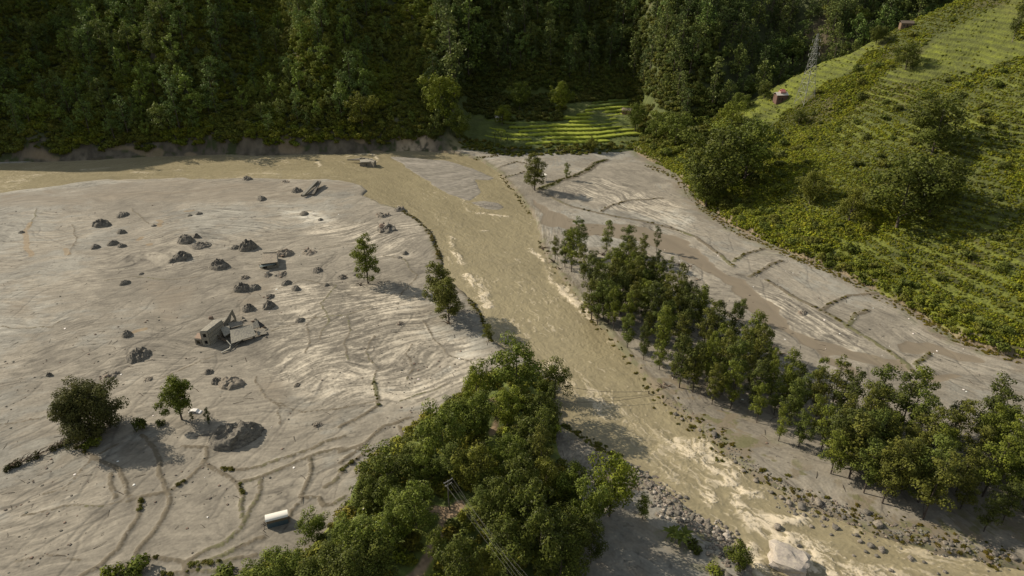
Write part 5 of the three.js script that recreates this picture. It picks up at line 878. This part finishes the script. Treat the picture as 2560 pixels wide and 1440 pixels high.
function cottage(name, label, u, v, W, D, Hh, turn, wm, rm, extra) {
  const p = hit(u, v), t = thing(name, label, 'house', p.clone().setY(p.y - 0.4), turn);
  const a = V(-W / 2, 0, D / 2), b = V(W / 2, 0, D / 2), c = V(W / 2, 0, -D / 2), d = V(-W / 2, 0, -D / 2);
  const f = mesh('wall', wall(a, b, -1.5, Hh, 0.2, [[W * 0.15, W * 0.32, 1.0, 2.0], [W * 0.45, W * 0.6, 0.2, 2.1]]), wm, t); mesh('door', wall(V(-W / 2 + W * 0.45, 0, D / 2 - 0.1), V(-W / 2 + W * 0.6, 0, D / 2 - 0.1), 0.2, 2.1, 0.06), DARKWOOD, t); const wf = mesh('window', wall(V(-W / 2 + W * 0.15, 0, D / 2 - 0.1), V(-W / 2 + W * 0.32, 0, D / 2 - 0.1), 1.0, 2.0, 0.05), std(lin(0.03, 0.035, 0.04), 0.3), t);
  mesh('wall', wall(b, c, -1.5, Hh - 0.02, 0.2), wm, t); mesh('wall', wall(c, d, -1.5, Hh, 0.2), wm, t); mesh('wall', wall(d, a, -1.5, Hh - 0.02, 0.2), wm, t);
  const e = 0.5; mesh('roof', slab([V(-W / 2 - e, Hh, D / 2 + e), V(W / 2 + e, Hh, D / 2 + e), V(W / 2 + e, Hh + D * 0.3, 0), V(-W / 2 - e, Hh + D * 0.3, 0)], 0.12), rm, t); mesh('roof', slab([V(-W / 2 - e, Hh + D * 0.3 - 0.01, 0.02), V(W / 2 + e, Hh + D * 0.3 - 0.01, 0.02), V(W / 2 + e, Hh, -D / 2 - e), V(-W / 2 - e, Hh, -D / 2 - e)], 0.12), rm, t);
  if (extra) extra(t, Hh, W, D);
  return t;
}
cottage('hill_house', 'small house with pale awning and pink roof on the grassy hill', 1950, 250, 6, 4.5, 3.6, 0.1, std(lin(0.12, 0.07, 0.055), 0.9), std(lin(0.5, 0.47, 0.42), 0.6), (t, h, W, D) => {
  const m = mesh('upper_roof', slab([V(-1.2, h + 1.3, 1.6), V(2.4, h + 1.3, 1.6), V(1.6, h + 3.0, 0), V(-0.4, h + 3.0, 0)], 0.15), std(lin(0.62, 0.2, 0.19), 0.7), t); mesh('upper_roof', slab([V(-0.4, h + 2.99, 0.02), V(1.6, h + 2.99, 0.02), V(2.4, h + 1.3, -1.6), V(-1.2, h + 1.3, -1.6)], 0.15), std(lin(0.62, 0.2, 0.19), 0.7), t); const w = mesh('upper_wall', box(3, 1.7, 2.8), std(lin(0.3, 0.25, 0.2), 0.9), t); w.position.set(0.6, h + 0.9, 0); });
cottage('brown_hut', 'weathered brown timber hut under dark trees on the crest', 2264, 68, 6, 4, 2.8, -0.2, std(lin(0.16, 0.11, 0.07), 0.9), std(lin(0.1, 0.08, 0.06), 0.9));
cottage('terrace_house', 'small reddish mud house at the top of the rice terraces', 1566, 284, 5, 4, 3.0, -0.3, std(lin(0.24, 0.13, 0.09), 0.9), std(lin(0.26, 0.2, 0.17), 0.8));
cottage('terrace_hut', 'small whitewashed hut left of the rice terraces under trees', 1246, 300, 3.2, 3, 2.4, 0.3, std(lin(0.5, 0.48, 0.44), 0.9), std(lin(0.4, 0.38, 0.36), 0.7));
{ // power pole on the knoll and its lines
  const p = hit(1124, 1273), t = thing('power_pole', 'dark power pole with crossarms on the wooded knoll', 'pole', p, 0.7), conc = std(lin(0.1, 0.095, 0.085), 0.8), met = std(lin(0.16, 0.16, 0.155), 0.6);
  const Hh = 8.4; mesh('shaft', limb([V(0, -0.8, 0), V(-0.1, Hh / 2, 0), V(0.05, Hh, 0)], [0.17, 0.14, 0.1], 8), conc, t);
  const ends = []; for (const [y, r] of [[Hh - 0.2, 1.1], [Hh - 1.2, 0.8]]) { const m = mesh('crossarm', box(2 * r, 0.12, 0.12), met, t); m.position.set(0, y, 0.08); for (const s of y > 8 ? [-1, 0, 1] : [-1, 1]) { const ins = mesh('insulator', limb([V(s * r * 0.95, 0.05, 0), V(s * r * 0.95, 0.32, 0)], [0.08, 0.05], 8), std(lin(0.6, 0.6, 0.58), 0.3), m); if (y > 8) ends.push(V(s * r * 0.95, y + 0.33, 0.08)); else ends.push(V(s * r * 0.95, y + 0.33, 0.08)); } }
  t.updateMatrixWorld(true);
  const far = P(1345, 1500, 19.0), wire = std(lin(0.12, 0.12, 0.11), 0.7);
  const lab = ['outer left power line running from the knoll pole', 'middle power line running from the knoll pole', 'outer right power line running from the knoll pole', 'lower left power line below the crossarm of the pole', 'lower right power line below the crossarm of the pole'];
  ends.forEach((e, i) => { const a = e.clone().applyMatrix4(t.matrixWorld), b = far.clone().add(V((i - 2) * 0.55 + (i > 2 ? 1.2 : 0), i > 2 ? -1 : 0, 0)), m = V().lerpVectors(a, b, 0.5).add(V(0, -0.7, 0)), c = new THREE.CatmullRomCurve3([a, m, b]); tag(mesh('power_line', limb(Array.from({ length: 13 }, (_, k) => c.getPoint(k / 12)), Array(13).fill(0.015), 5), wire), lab[i], 'cable'); });
  const p2 = onLand(far.x, far.z), t2 = thing('power_pole', 'second power pole of the line below the picture edge', 'pole', p2, 0.7); mesh('shaft', limb([V(0, -0.8, 0), V(0, 19.2 - p2.y, 0)], [0.17, 0.1], 8), conc, t2); const m2 = mesh('crossarm', box(3.4, 0.12, 0.12), met, t2); m2.position.y = 19 - p2.y;
}
{ // ropeway across the river
  const post = P(1624, 978), t = thing('cable_post', 'leaning wooden post holding the river cable on the right bank', 'post', V(post.x, land(post.x, post.z), post.z)); mesh('pole', limb([V(0, -0.5, 0), V(-0.2, 2.6, 0)], [0.22, 0.16], 7), DARKWOOD, t); mesh('brace', limb([V(1.4, -0.3, 0.2), V(-0.15, 2.0, 0)], [0.12, 0.1], 6), DARKWOOD, t); mesh('plank', limb([V(0.2, 0.4, 0), V(3.2, 1.2, -0.4)], [0.14, 0.1], 6), DARKWOOD, t);
  const rope = std(lin(0.08, 0.07, 0.06), 0.8), line = (a, b, sag, label) => { const c = new THREE.CatmullRomCurve3([a, V().lerpVectors(a, b, 0.5).add(V(0, -sag, 0)), b]); tag(mesh('river_cable', limb(Array.from({ length: 15 }, (_, k) => c.getPoint(k / 14)), Array(15).fill(0.06), 5), rope), label, 'cable'); };
  line(P(1385, 962, 4), V(post.x - 0.2, land(post.x, post.z) + 2.4, post.z), 1.1, 'upper cable strung from the knoll tree across the river'); line(P(1390, 1005, 2.5), P(1655, 985, 1.0), 1.2, 'lower sagging cable just downstream of the upper one');
}
console.log('built things done');

// ───────────── rice terraces
{
  const rice = grainMat(0.2, 0.24, 0.014, 0.25, 1), rice2 = grainMat(0.12, 0.16, 0.022, 0.3, 1), riser = [];  // second rice green is darker: shade of the upper terraces put into its colour
  const zAt = (x, y) => footZ(x) - (y - 0.8 - 1.1 * Math.sin(x * 0.055 + 0.6) - 0.55 * Math.sin(x * 0.11 + 2)) / 0.2, STEP = 1.1;
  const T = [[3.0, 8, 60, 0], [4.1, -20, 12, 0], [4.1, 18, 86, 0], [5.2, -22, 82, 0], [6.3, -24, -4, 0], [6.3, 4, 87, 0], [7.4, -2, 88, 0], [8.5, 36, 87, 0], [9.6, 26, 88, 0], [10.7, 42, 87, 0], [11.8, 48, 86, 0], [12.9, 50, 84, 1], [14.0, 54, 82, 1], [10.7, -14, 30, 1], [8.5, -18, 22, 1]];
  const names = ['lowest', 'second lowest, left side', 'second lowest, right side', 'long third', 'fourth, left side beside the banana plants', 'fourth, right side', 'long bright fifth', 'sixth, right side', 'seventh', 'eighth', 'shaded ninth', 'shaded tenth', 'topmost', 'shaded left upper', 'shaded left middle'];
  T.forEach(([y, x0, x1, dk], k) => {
    const n = Math.round((x1 - x0) / 1.5), pos = [], idx = [], top = y + 0.5;
    for (let i = 0; i <= n; i++) {
      const x = lerp(x0, x1, i / n), e = Math.min(1, Math.min(i, n - i) / 4), zf = zAt(x, y + 0.05) + 0.5 * fbm(x * 0.15, k, 2), zb = lerp(zf - 0.4, zAt(x, y + STEP * 0.96), Math.sqrt(e));
      const g = 0.14 * vnoise(x * 0.9, k * 3);
      pos.push(x, y - 0.5, zf + 0.35, x, top - 0.05 + g, zf, x, top + 0.1 + g, zf - 0.35, x, top + 0.1 - g, zb, x, y - 0.6, zb - 0.2);
      if (i % 1 === 0) riser.push([V(x + rr(-0.8, 0.8), y - 0.4, zf + rr(0.3, 1.0)), rr(0.25, 0.6), rr(0, 6), rr(0.2, 0.45), rnd() < 0.5 ? [0.7, 0.75, 0.9] : [1, 1, 0.9]]);
    }
    for (let i = 0; i < n; i++) for (let j = 0; j < 4; j++) { const a = i * 5 + j, b = a + 1, c = a + 5, d = c + 1; idx.push(a, c, b, b, c, d); }
    const g = new THREE.BufferGeometry(); g.setAttribute('position', new THREE.Float32BufferAttribute(pos, 3)); g.setIndex(idx); g.computeVertexNormals();
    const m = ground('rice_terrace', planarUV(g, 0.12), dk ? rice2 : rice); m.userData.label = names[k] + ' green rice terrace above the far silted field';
  });
  reseed(88); stuff('terrace_weeds', BUSH[1].crown, LEAF[0], riser, [1, 1, 1], 'weeds growing on the banks between rice terraces', 'weeds');
  const fringe = []; for (let i = 0; i < 420; i++) { const x = rr(-34, 92), y = rr(0.5, 2.7), z = zAt(x, y) + rr(-1, 2.5); fringe.push([V(x, land(x, z) - 0.2, z), rr(0.4, 1.2), rr(0, 6), rr(0.4, 1.0), rnd() < 0.4 ? [1.1, 1.0, 0.9] : [1.0, 1.1, 0.9]]); }
  for (let i = 0; i < 700; i++) { const x = rr(-32, 92), z = zAt(x, x < 34 ? rr(9, 17) : rr(14.6, 18)); fringe.push([V(x, land(x, z) - 0.3, z), rr(0.8, 1.9), rr(0, 6), undefined, [0.75, 0.8, 0.9]]); }
  for (let i = 0; i < 500; i++) { const x = rr(80, 104), z = rr(-392, -490); fringe.push([V(x, land(x, z) - 0.3, z), rr(0.8, 1.8), rr(0, 6), undefined, [0.95, 1, 0.9]]); }
  stuff('terrace_scrub', BUSH[2].crown, LEAF[0], fringe, [1, 1, 1], 'scrub around the foot and head of the rice terraces', 'scrub');
  const BT = [[1400, 262, 24, 'layered tree standing in the middle of the rice terraces'], [1300, 258, 22, 'pale feathery tree at the left top of the rice terraces'], [1150, 330, 26, 'bright tree on the spur left of the rice terraces'], [1135, 210, 44, 'tall grey-green pine on the spur above the river bend'], [1170, 170, 40, 'second tall grey-green pine behind the first on the spur'], [1105, 270, 36, 'leafy tree low on the spur above the yellow rock slip'], [905, 300, 30, 'pale green tree overhanging the eroded river bank'], [1480, 370, 12, 'small bush at the edge of the lowest rice terrace'], [1590, 310, 22, 'bushy tree at the right end of the rice terraces'], [1255, 300, 16, 'small tree in front of the whitewashed hut']];
  for (const [u, v, r, label] of BT) { const p = under(u, v, r / 4.2 * 0.9), s = r / pxPerM(p) / 4.4; plant('terrace_tree', u < 1180 && v < 260 ? TALL[0] : pick(BROAD), p, u < 1180 && v < 260 ? s * 1.1 : s, rr(0, 6), label, 'tree', undefined, pick([LEAF[0], LEAF[2], LEAF[3]]), BARK, s); }
}
// banana plants: a stout stem and long arching leaves
function banana(u, v, s, label) {
  const c = P(u, v), p = v < 500 ? hit(u, v) : onLand(c.x, c.z), t = thing('banana_plant', label, 'plant', p, rr(0, 6)), green = LEAF[1]; t.scale.setScalar(s);
  mesh('stem', limb([V(0, -0.3, 0), V(0.1, 1.2, 0), V(0.1, 2.2, 0.1)], [0.2, 0.16, 0.1], 7), std(lin(0.12, 0.14, 0.05), 0.8), t);
  for (let i = 0; i < 9; i++) {
    const a = i * 0.7 + rr(-0.2, 0.2), L = rr(1.8, 2.7), up = rr(0.5, 1.3), pos = [], idx = [], col = [];
    for (let k = 0; k <= 6; k++) { const f = k / 6, r = L * f, y = 2.1 + up * Math.sin(f * 2.2) * 1.1 - f * f * 0.9, w = 0.34 * Math.sin(Math.min(1, f * 1.1 + 0.12) * Math.PI) + 0.03; for (const q of [-1, 0, 1]) { pos.push(r, y - Math.abs(q) * w * 0.4, q * w); col.push(0.1, 0.13, 0.03); } }
    for (let k = 0; k < 6; k++) for (let q = 0; q < 2; q++) { const b = k * 3 + q; idx.push(b, b + 1, b + 3, b + 1, b + 4, b + 3); }
    const g = new THREE.BufferGeometry(); g.setAttribute('position', new THREE.Float32BufferAttribute(pos, 3)); g.setAttribute('color', new THREE.Float32BufferAttribute(col, 3)); g.setIndex(idx); g.computeVertexNormals();
    mesh('leaf', g, green, t).rotation.y = a;
  }
}
reseed(404);
banana(1237, 355, 2.0, 'left banana clump at the edge of the rice terraces'); banana(1268, 360, 2.0, 'right banana clump at the edge of the rice terraces'); banana(1252, 352, 1.8, 'middle banana clump at the edge of the rice terraces');
banana(1678, 1352, 1.2, 'banana plant on the shaded left shore above the mud'); banana(1700, 1365, 1.2, 'second banana plant on the left shore nearer the stones'); banana(1712, 1350, 1.0, 'small banana plant behind the other two on the left shore');

// ───────────── battered trees and brush on the left flat
reseed(505);
{
  const big = treeShape({ h: 14.5, w: 16, rad: 0.5, lean: 0.5, base: 0.12, lobes: 38, lobe: 3.2, subs: 4, dens: 9, leaf: 0.38, tint: [0.045, 0.058, 0.024], shape: (f) => Math.sqrt(Math.max(0.1, 1 - Math.pow(f * 1.5 - 0.55, 2))) });
  const p = P(236, 1082); plant('round_tree', big, onLand(p.x, p.z, 0.2), 1.0, 1, 'large round dark tree on the lower left mud flat', 'tree', undefined, LEAF[0], BARK_DARK, 1.05);
  standing('small_tree', treeShape({ h: 11, w: 6.6, rad: 0.25, lean: 0.3, base: 0.32, lobes: 20, lobe: 1.75, subs: 4, dens: 10, leaf: 0.32, tint: [0.058, 0.088, 0.018], shape: round }), 455, 1050, 951, 'small bright green tree beside the stranded white car', { wide: 1, leaf: LEAF[0] });
  standing('stripped_tree', GROVE[0], 524, 1062, 1018, 'stripped dark trunk with few leaves left of the huge boulder', { wide: 0.75, leaf: LEAF[1] });
  standing('stripped_tree', GROVE[3], 482, 1052, 1022, 'short battered trunk wrapped in leaves left of the white car', { wide: 0.7, leaf: LEAF[1] });
  const bush = (name, u, v, s, label, leaf, sy = s) => { const q = P(u, v); return plant(name, pick(BUSH), onLand(q.x, q.z, 0.1), s, rr(0, 6), label, 'bush', undefined, leaf || LEAF[0], BARK_DARK, sy); };
  bush('low_bush', 229, 1116, 1.5, 'low round bush in front of the large round tree', LEAF[2]); bush('stump_bush', 356, 1072, 1.25, 'leafy stump between the round tree and the small bright tree', LEAF[1], 2.2); bush('low_bush', 402, 1062, 0.9, 'small dusty bush right of the leafy stump', LEAF[1]); { const q = P(1846, 1412), sh = treeShape({ h: 6, w: 4.6, rad: 0.15, lean: 0.2, base: 0.15, lobes: 16, lobe: 1.25, subs: 4, dens: 9, leaf: 0.26, tint: [0.05, 0.075, 0.016], shape: (f) => Math.sqrt(Math.max(0.12, 1 - Math.pow(f * 1.6 - 0.65, 2))) }); plant('round_bush', sh, onLand(q.x, q.z, 0.1), 1, 0, 'dense round dark green bush by the rapids at the bottom', 'bush', undefined, LEAF[0], BARK_DARK); } bush('shore_bush', 1735, 1372, 1.2, 'scraggly bush between banana plants and stones', LEAF[1]); bush('shore_bush', 1790, 1430, 1.3, 'sprawling brown-green bush at the bottom left shore', LEAF[2], 0.8); bush('bottom_bush', 282, 1440, 1.6, 'leafy bush cut by the bottom edge, left one', LEAF[2]); bush('bottom_bush', 345, 1432, 1.9, 'leafy bush cut by the bottom edge, right one', LEAF[3]); bush('bottom_bush', 560, 1440, 1.7, 'leafy bush at the bottom edge left of the knoll', LEAF[3]);
  // torn hedge: logs, sticks and leaves heaped in a line
  const a = P(12, 1178), b = P(192, 1098), t = thing('brush_windrow', 'long heap of broken branches and leaves left of the round tree', 'brush', onLand((a.x + b.x) / 2, (a.z + b.z) / 2)), o = t.position;
  const L = Leaves(), heap = [];
  for (let i = 0; i < 34; i++) { const k = rnd(), x = lerp(a.x, b.x, k) - o.x, z = lerp(a.z, b.z, k) - o.z, w = 1.5 * Math.sin(Math.min(1, k * 1.2 + 0.1) * 2.6); leafClump(L, x + rr(-w, w) * 0.5, rr(0.2, 0.9), z + rr(-w, w), rr(0.5, 1.0), 0.7, 46, 0.34, [0.05, 0.055, 0.022]); }
  mesh('foliage', leafGeo(L), LEAF[1], t);
  for (let i = 0; i < 60; i++) { const k = rnd(), x = lerp(a.x, b.x, k) - o.x, z = lerp(a.z, b.z, k) - o.z, len = rr(1.2, 4), th = Math.atan2(b.z - a.z, b.x - a.x) + rr(-0.8, 0.8); mesh('branch', limb([V(x, rr(0, 0.7), z), V(x + Math.cos(th) * len * 0.5, rr(0.6, 1.5), z + Math.sin(th) * len * 0.5), V(x + Math.cos(th) * len, rr(0.3, 2.0), z + Math.sin(th) * len)], [0.11, 0.08, 0.03], 5), pick([WOOD, DARKWOOD, BARK]), t); }
  // stumps and snags left standing on the right field and by the lone trees
  const ST = [[1675, 655, 'snag'], [1700, 662, 'snag'], [1725, 665, 'snag'], [1690, 700, 'snag'], [1745, 700, 'snag'], [1765, 745, 'snag'], [1795, 758, 'snag'], [1825, 785, 'snag'], [1840, 800, 'snag'], [1815, 780, 'snag'], [1905, 855, 'snag'], [1930, 872, 'snag'], [1950, 885, 'snag'], [1900, 842, 'snag'], [2010, 925, 'snag'], [1120, 808, 'roots'], [1385, 655, 'snag'], [1395, 640, 'snag'], [1400, 672, 'snag'], [1515, 640, 'snag'], [1505, 636, 'snag'], [1360, 620, 'snag'], [1655, 968, 'snag'], [1668, 966, 'snag'], [1480, 775, 'snag'], [1470, 765, 'snag'], [900, 712, 'roots'], [1085, 1052, 'snag'], [1060, 1060, 'snag'], [1140, 1000, 'snag']];
  ST.forEach(([u, v], i) => { const q = P(u, v), g = thing('tree_snag', i === 15 ? 'pale tangled roots at the foot of the bank tree' : i === 26 ? 'low roots at the foot of the lone tree' : u > 1600 && u < 1660 + 20 && v > 900 ? 'broken timber beside the cable post' : u < 700 ? 'broken trunk lying above the huge boulder' : u < 1200 ? 'dead sticks at the edge of the knoll' : u < 1530 ? 'tangle of broken branches at the upstream end of the grove' : 'broken stump with snapped branches between grove and wet channel', 'snag', onLand(q.x, q.z), rr(0, 6), i === 15 || i === 26 ? undefined : 'flood snags'), n = 4 + Math.floor(rnd() * 4), s = rr(0.8, 1.6); for (let k = 0; k < n; k++) { const th = rr(0, 6.28), l = s * rr(0.8, 2.2), el = rr(0.05, 0.9); mesh('branch', limb([V(0, 0, 0), V(Math.cos(th) * l * 0.5, l * el * 0.6, Math.sin(th) * l * 0.5), V(Math.cos(th) * l, l * el * rr(0.6, 1.1), Math.sin(th) * l)], [0.13 * s, 0.09 * s, 0.03], 5), i === 15 ? WOOD : pick([WOOD, DARKWOOD, BARK]), g); } });
  // weeds along the undercut banks
  const bank = [], seg = (pts, n, wd, tint) => { const q = path(pts); for (let i = 0; i < n; i++) { const k = Math.floor(rnd() * (q.length - 1)), f = rnd(), x = lerp(q[k][0], q[k + 1][0], f) + rr(-wd, wd), z = lerp(q[k][1], q[k + 1][1], f) + rr(-wd, wd); bank.push([V(x, Math.max(land(x, z), WATER) - 0.1, z), rr(0.12, 0.5) , rr(0, 6), rr(0.08, 0.34), tint]); } };
  seg([[1000, 524], [1040, 547], [1073, 580], [1094, 620], [1100, 650]], 150, 0.9, [0.8, 0.68, 0.6]); seg([[1170, 742], [1206, 792], [1228, 852]], 80, 0.9, [0.85, 0.75, 0.6]); seg([[1250, 434], [1290, 482], [1326, 532]], 70, 1.0, [0.85, 0.7, 0.6]); seg([[1350, 592], [1370, 650], [1425, 722], [1478, 792], [1538, 852], [1598, 932], [1648, 992]], 90, 1.6, [0.75, 0.66, 0.55]); seg([[1660, 1000], [1745, 1062], [1810, 1120], [1905, 1190], [1990, 1225]], 110, 4.0, [0.8, 0.7, 0.5]); seg([[2000, 1235], [2150, 1290], [2330, 1345], [2540, 1400]], 110, 3.4, [0.8, 0.66, 0.5]); seg(HEDGE, 260, 1.0, [0.75, 0.75, 0.8]); seg([[1410, 1060], [1500, 1115], [1560, 1150]], 100, 1.6, [0.8, 0.8, 0.8]); seg([[1620, 415], [1690, 445], [1755, 520], [1830, 575], [1990, 645], [2110, 695], [2300, 795], [2400, 852], [2540, 905]], 700, 2.2, [1.15, 0.95, 0.8]); seg([[1190, 395], [1220, 392], [1260, 385]], 60, 1.5, [1, 0.8, 0.7]);
  for (const b2 of R_BUNDS) seg(b2, 12, 0.6, [0.9, 0.75, 0.6]);
  for (const b2 of BUNDS) if (rnd() < 0.4) seg(b2.slice(0, 2), 8, 0.25, [0.7, 0.68, 0.6]);
  stuff('bank_weeds', BUSH[0].crown, LEAF[0], bank, [1, 1, 1], 'weeds and torn grass along banks and field ridges', 'weeds');
  const clods = [[], []]; // clods and broken sticks strewn over the silt
  for (let i = 0; i < 5200; i++) { const left = rnd() < 0.7, q = left ? P(rr(-40, 1250), rr(500, 1460)) : P(rr(1330, 2560), rr(400, 1250)); if (q.x > rightFoot(q.z) - 1 || riverSD(q.x, q.z) < 1.5 || knollSD(q.x, q.z) < 0) continue; const dn = fbm(q.x * 0.04 + 3, q.z * 0.04, 3); if (rnd() > sstep(-0.1, 0.5, dn) + 0.06) continue; const s = 0.06 + 0.3 * Math.pow(rnd(), 3); clods[i % 2].push([V(q.x, land(q.x, q.z) + s * 0.15, q.z), s, rr(0, 6), s * rr(0.4, 0.9)]); }
  stuff('clods', CHUNKS[2], MUD, clods[0], [1, 1, 1], 'small clods strewn over the silt', 'clods', 0.4); stuff('clods', CHUNKS[3], STONE_RED, clods[1], [0.8, 0.8, 0.8], 'small brown clods strewn over the silt', 'clods', 0.4);
  const stick = limb([V(-1, 0, 0), V(0, 0.1, 0.08), V(1, 0.02, 0)], [0.05, 0.045, 0.02], 4), sticks = [];
  for (let i = 0; i < 520; i++) { const q = rnd() < 0.5 ? P(rr(0, 1250), rr(520, 1440)) : P(rr(1340, 2450), rr(480, 1250)); if (q.x > rightFoot(q.z) - 1 || riverSD(q.x, q.z) < 1 || knollSD(q.x, q.z) < 0) continue; sticks.push([V(q.x, land(q.x, q.z) + 0.05, q.z), rr(0.4, 1.5), rr(0, 6), 1]); }
  stuff('sticks', stick, DARKWOOD, sticks, [1, 1, 1], 'broken sticks strewn over the silt', 'driftwood', 0.3);
  const bits = []; for (let i = 0; i < 90; i++) { const q = rnd() < 0.5 ? P(rr(150, 1200), rr(520, 1300)) : P(rr(1650, 2450), rr(600, 1000)); if (q.x > rightFoot(q.z) - 2 || riverSD(q.x, q.z) < 2) continue; bits.push([V(q.x, land(q.x, q.z) + 0.05, q.z), rr(0.1, 0.32), rr(0, 6), rr(0.05, 0.15)]); }
  stuff('litter', CHUNKS[0], std(lin(0.7, 0.68, 0.64), 0.7), bits, [1, 1, 1], 'pale scraps of litter scattered over the mud', 'litter', 0.3);
}
console.log('all done');

renderer.render(scene, camera);
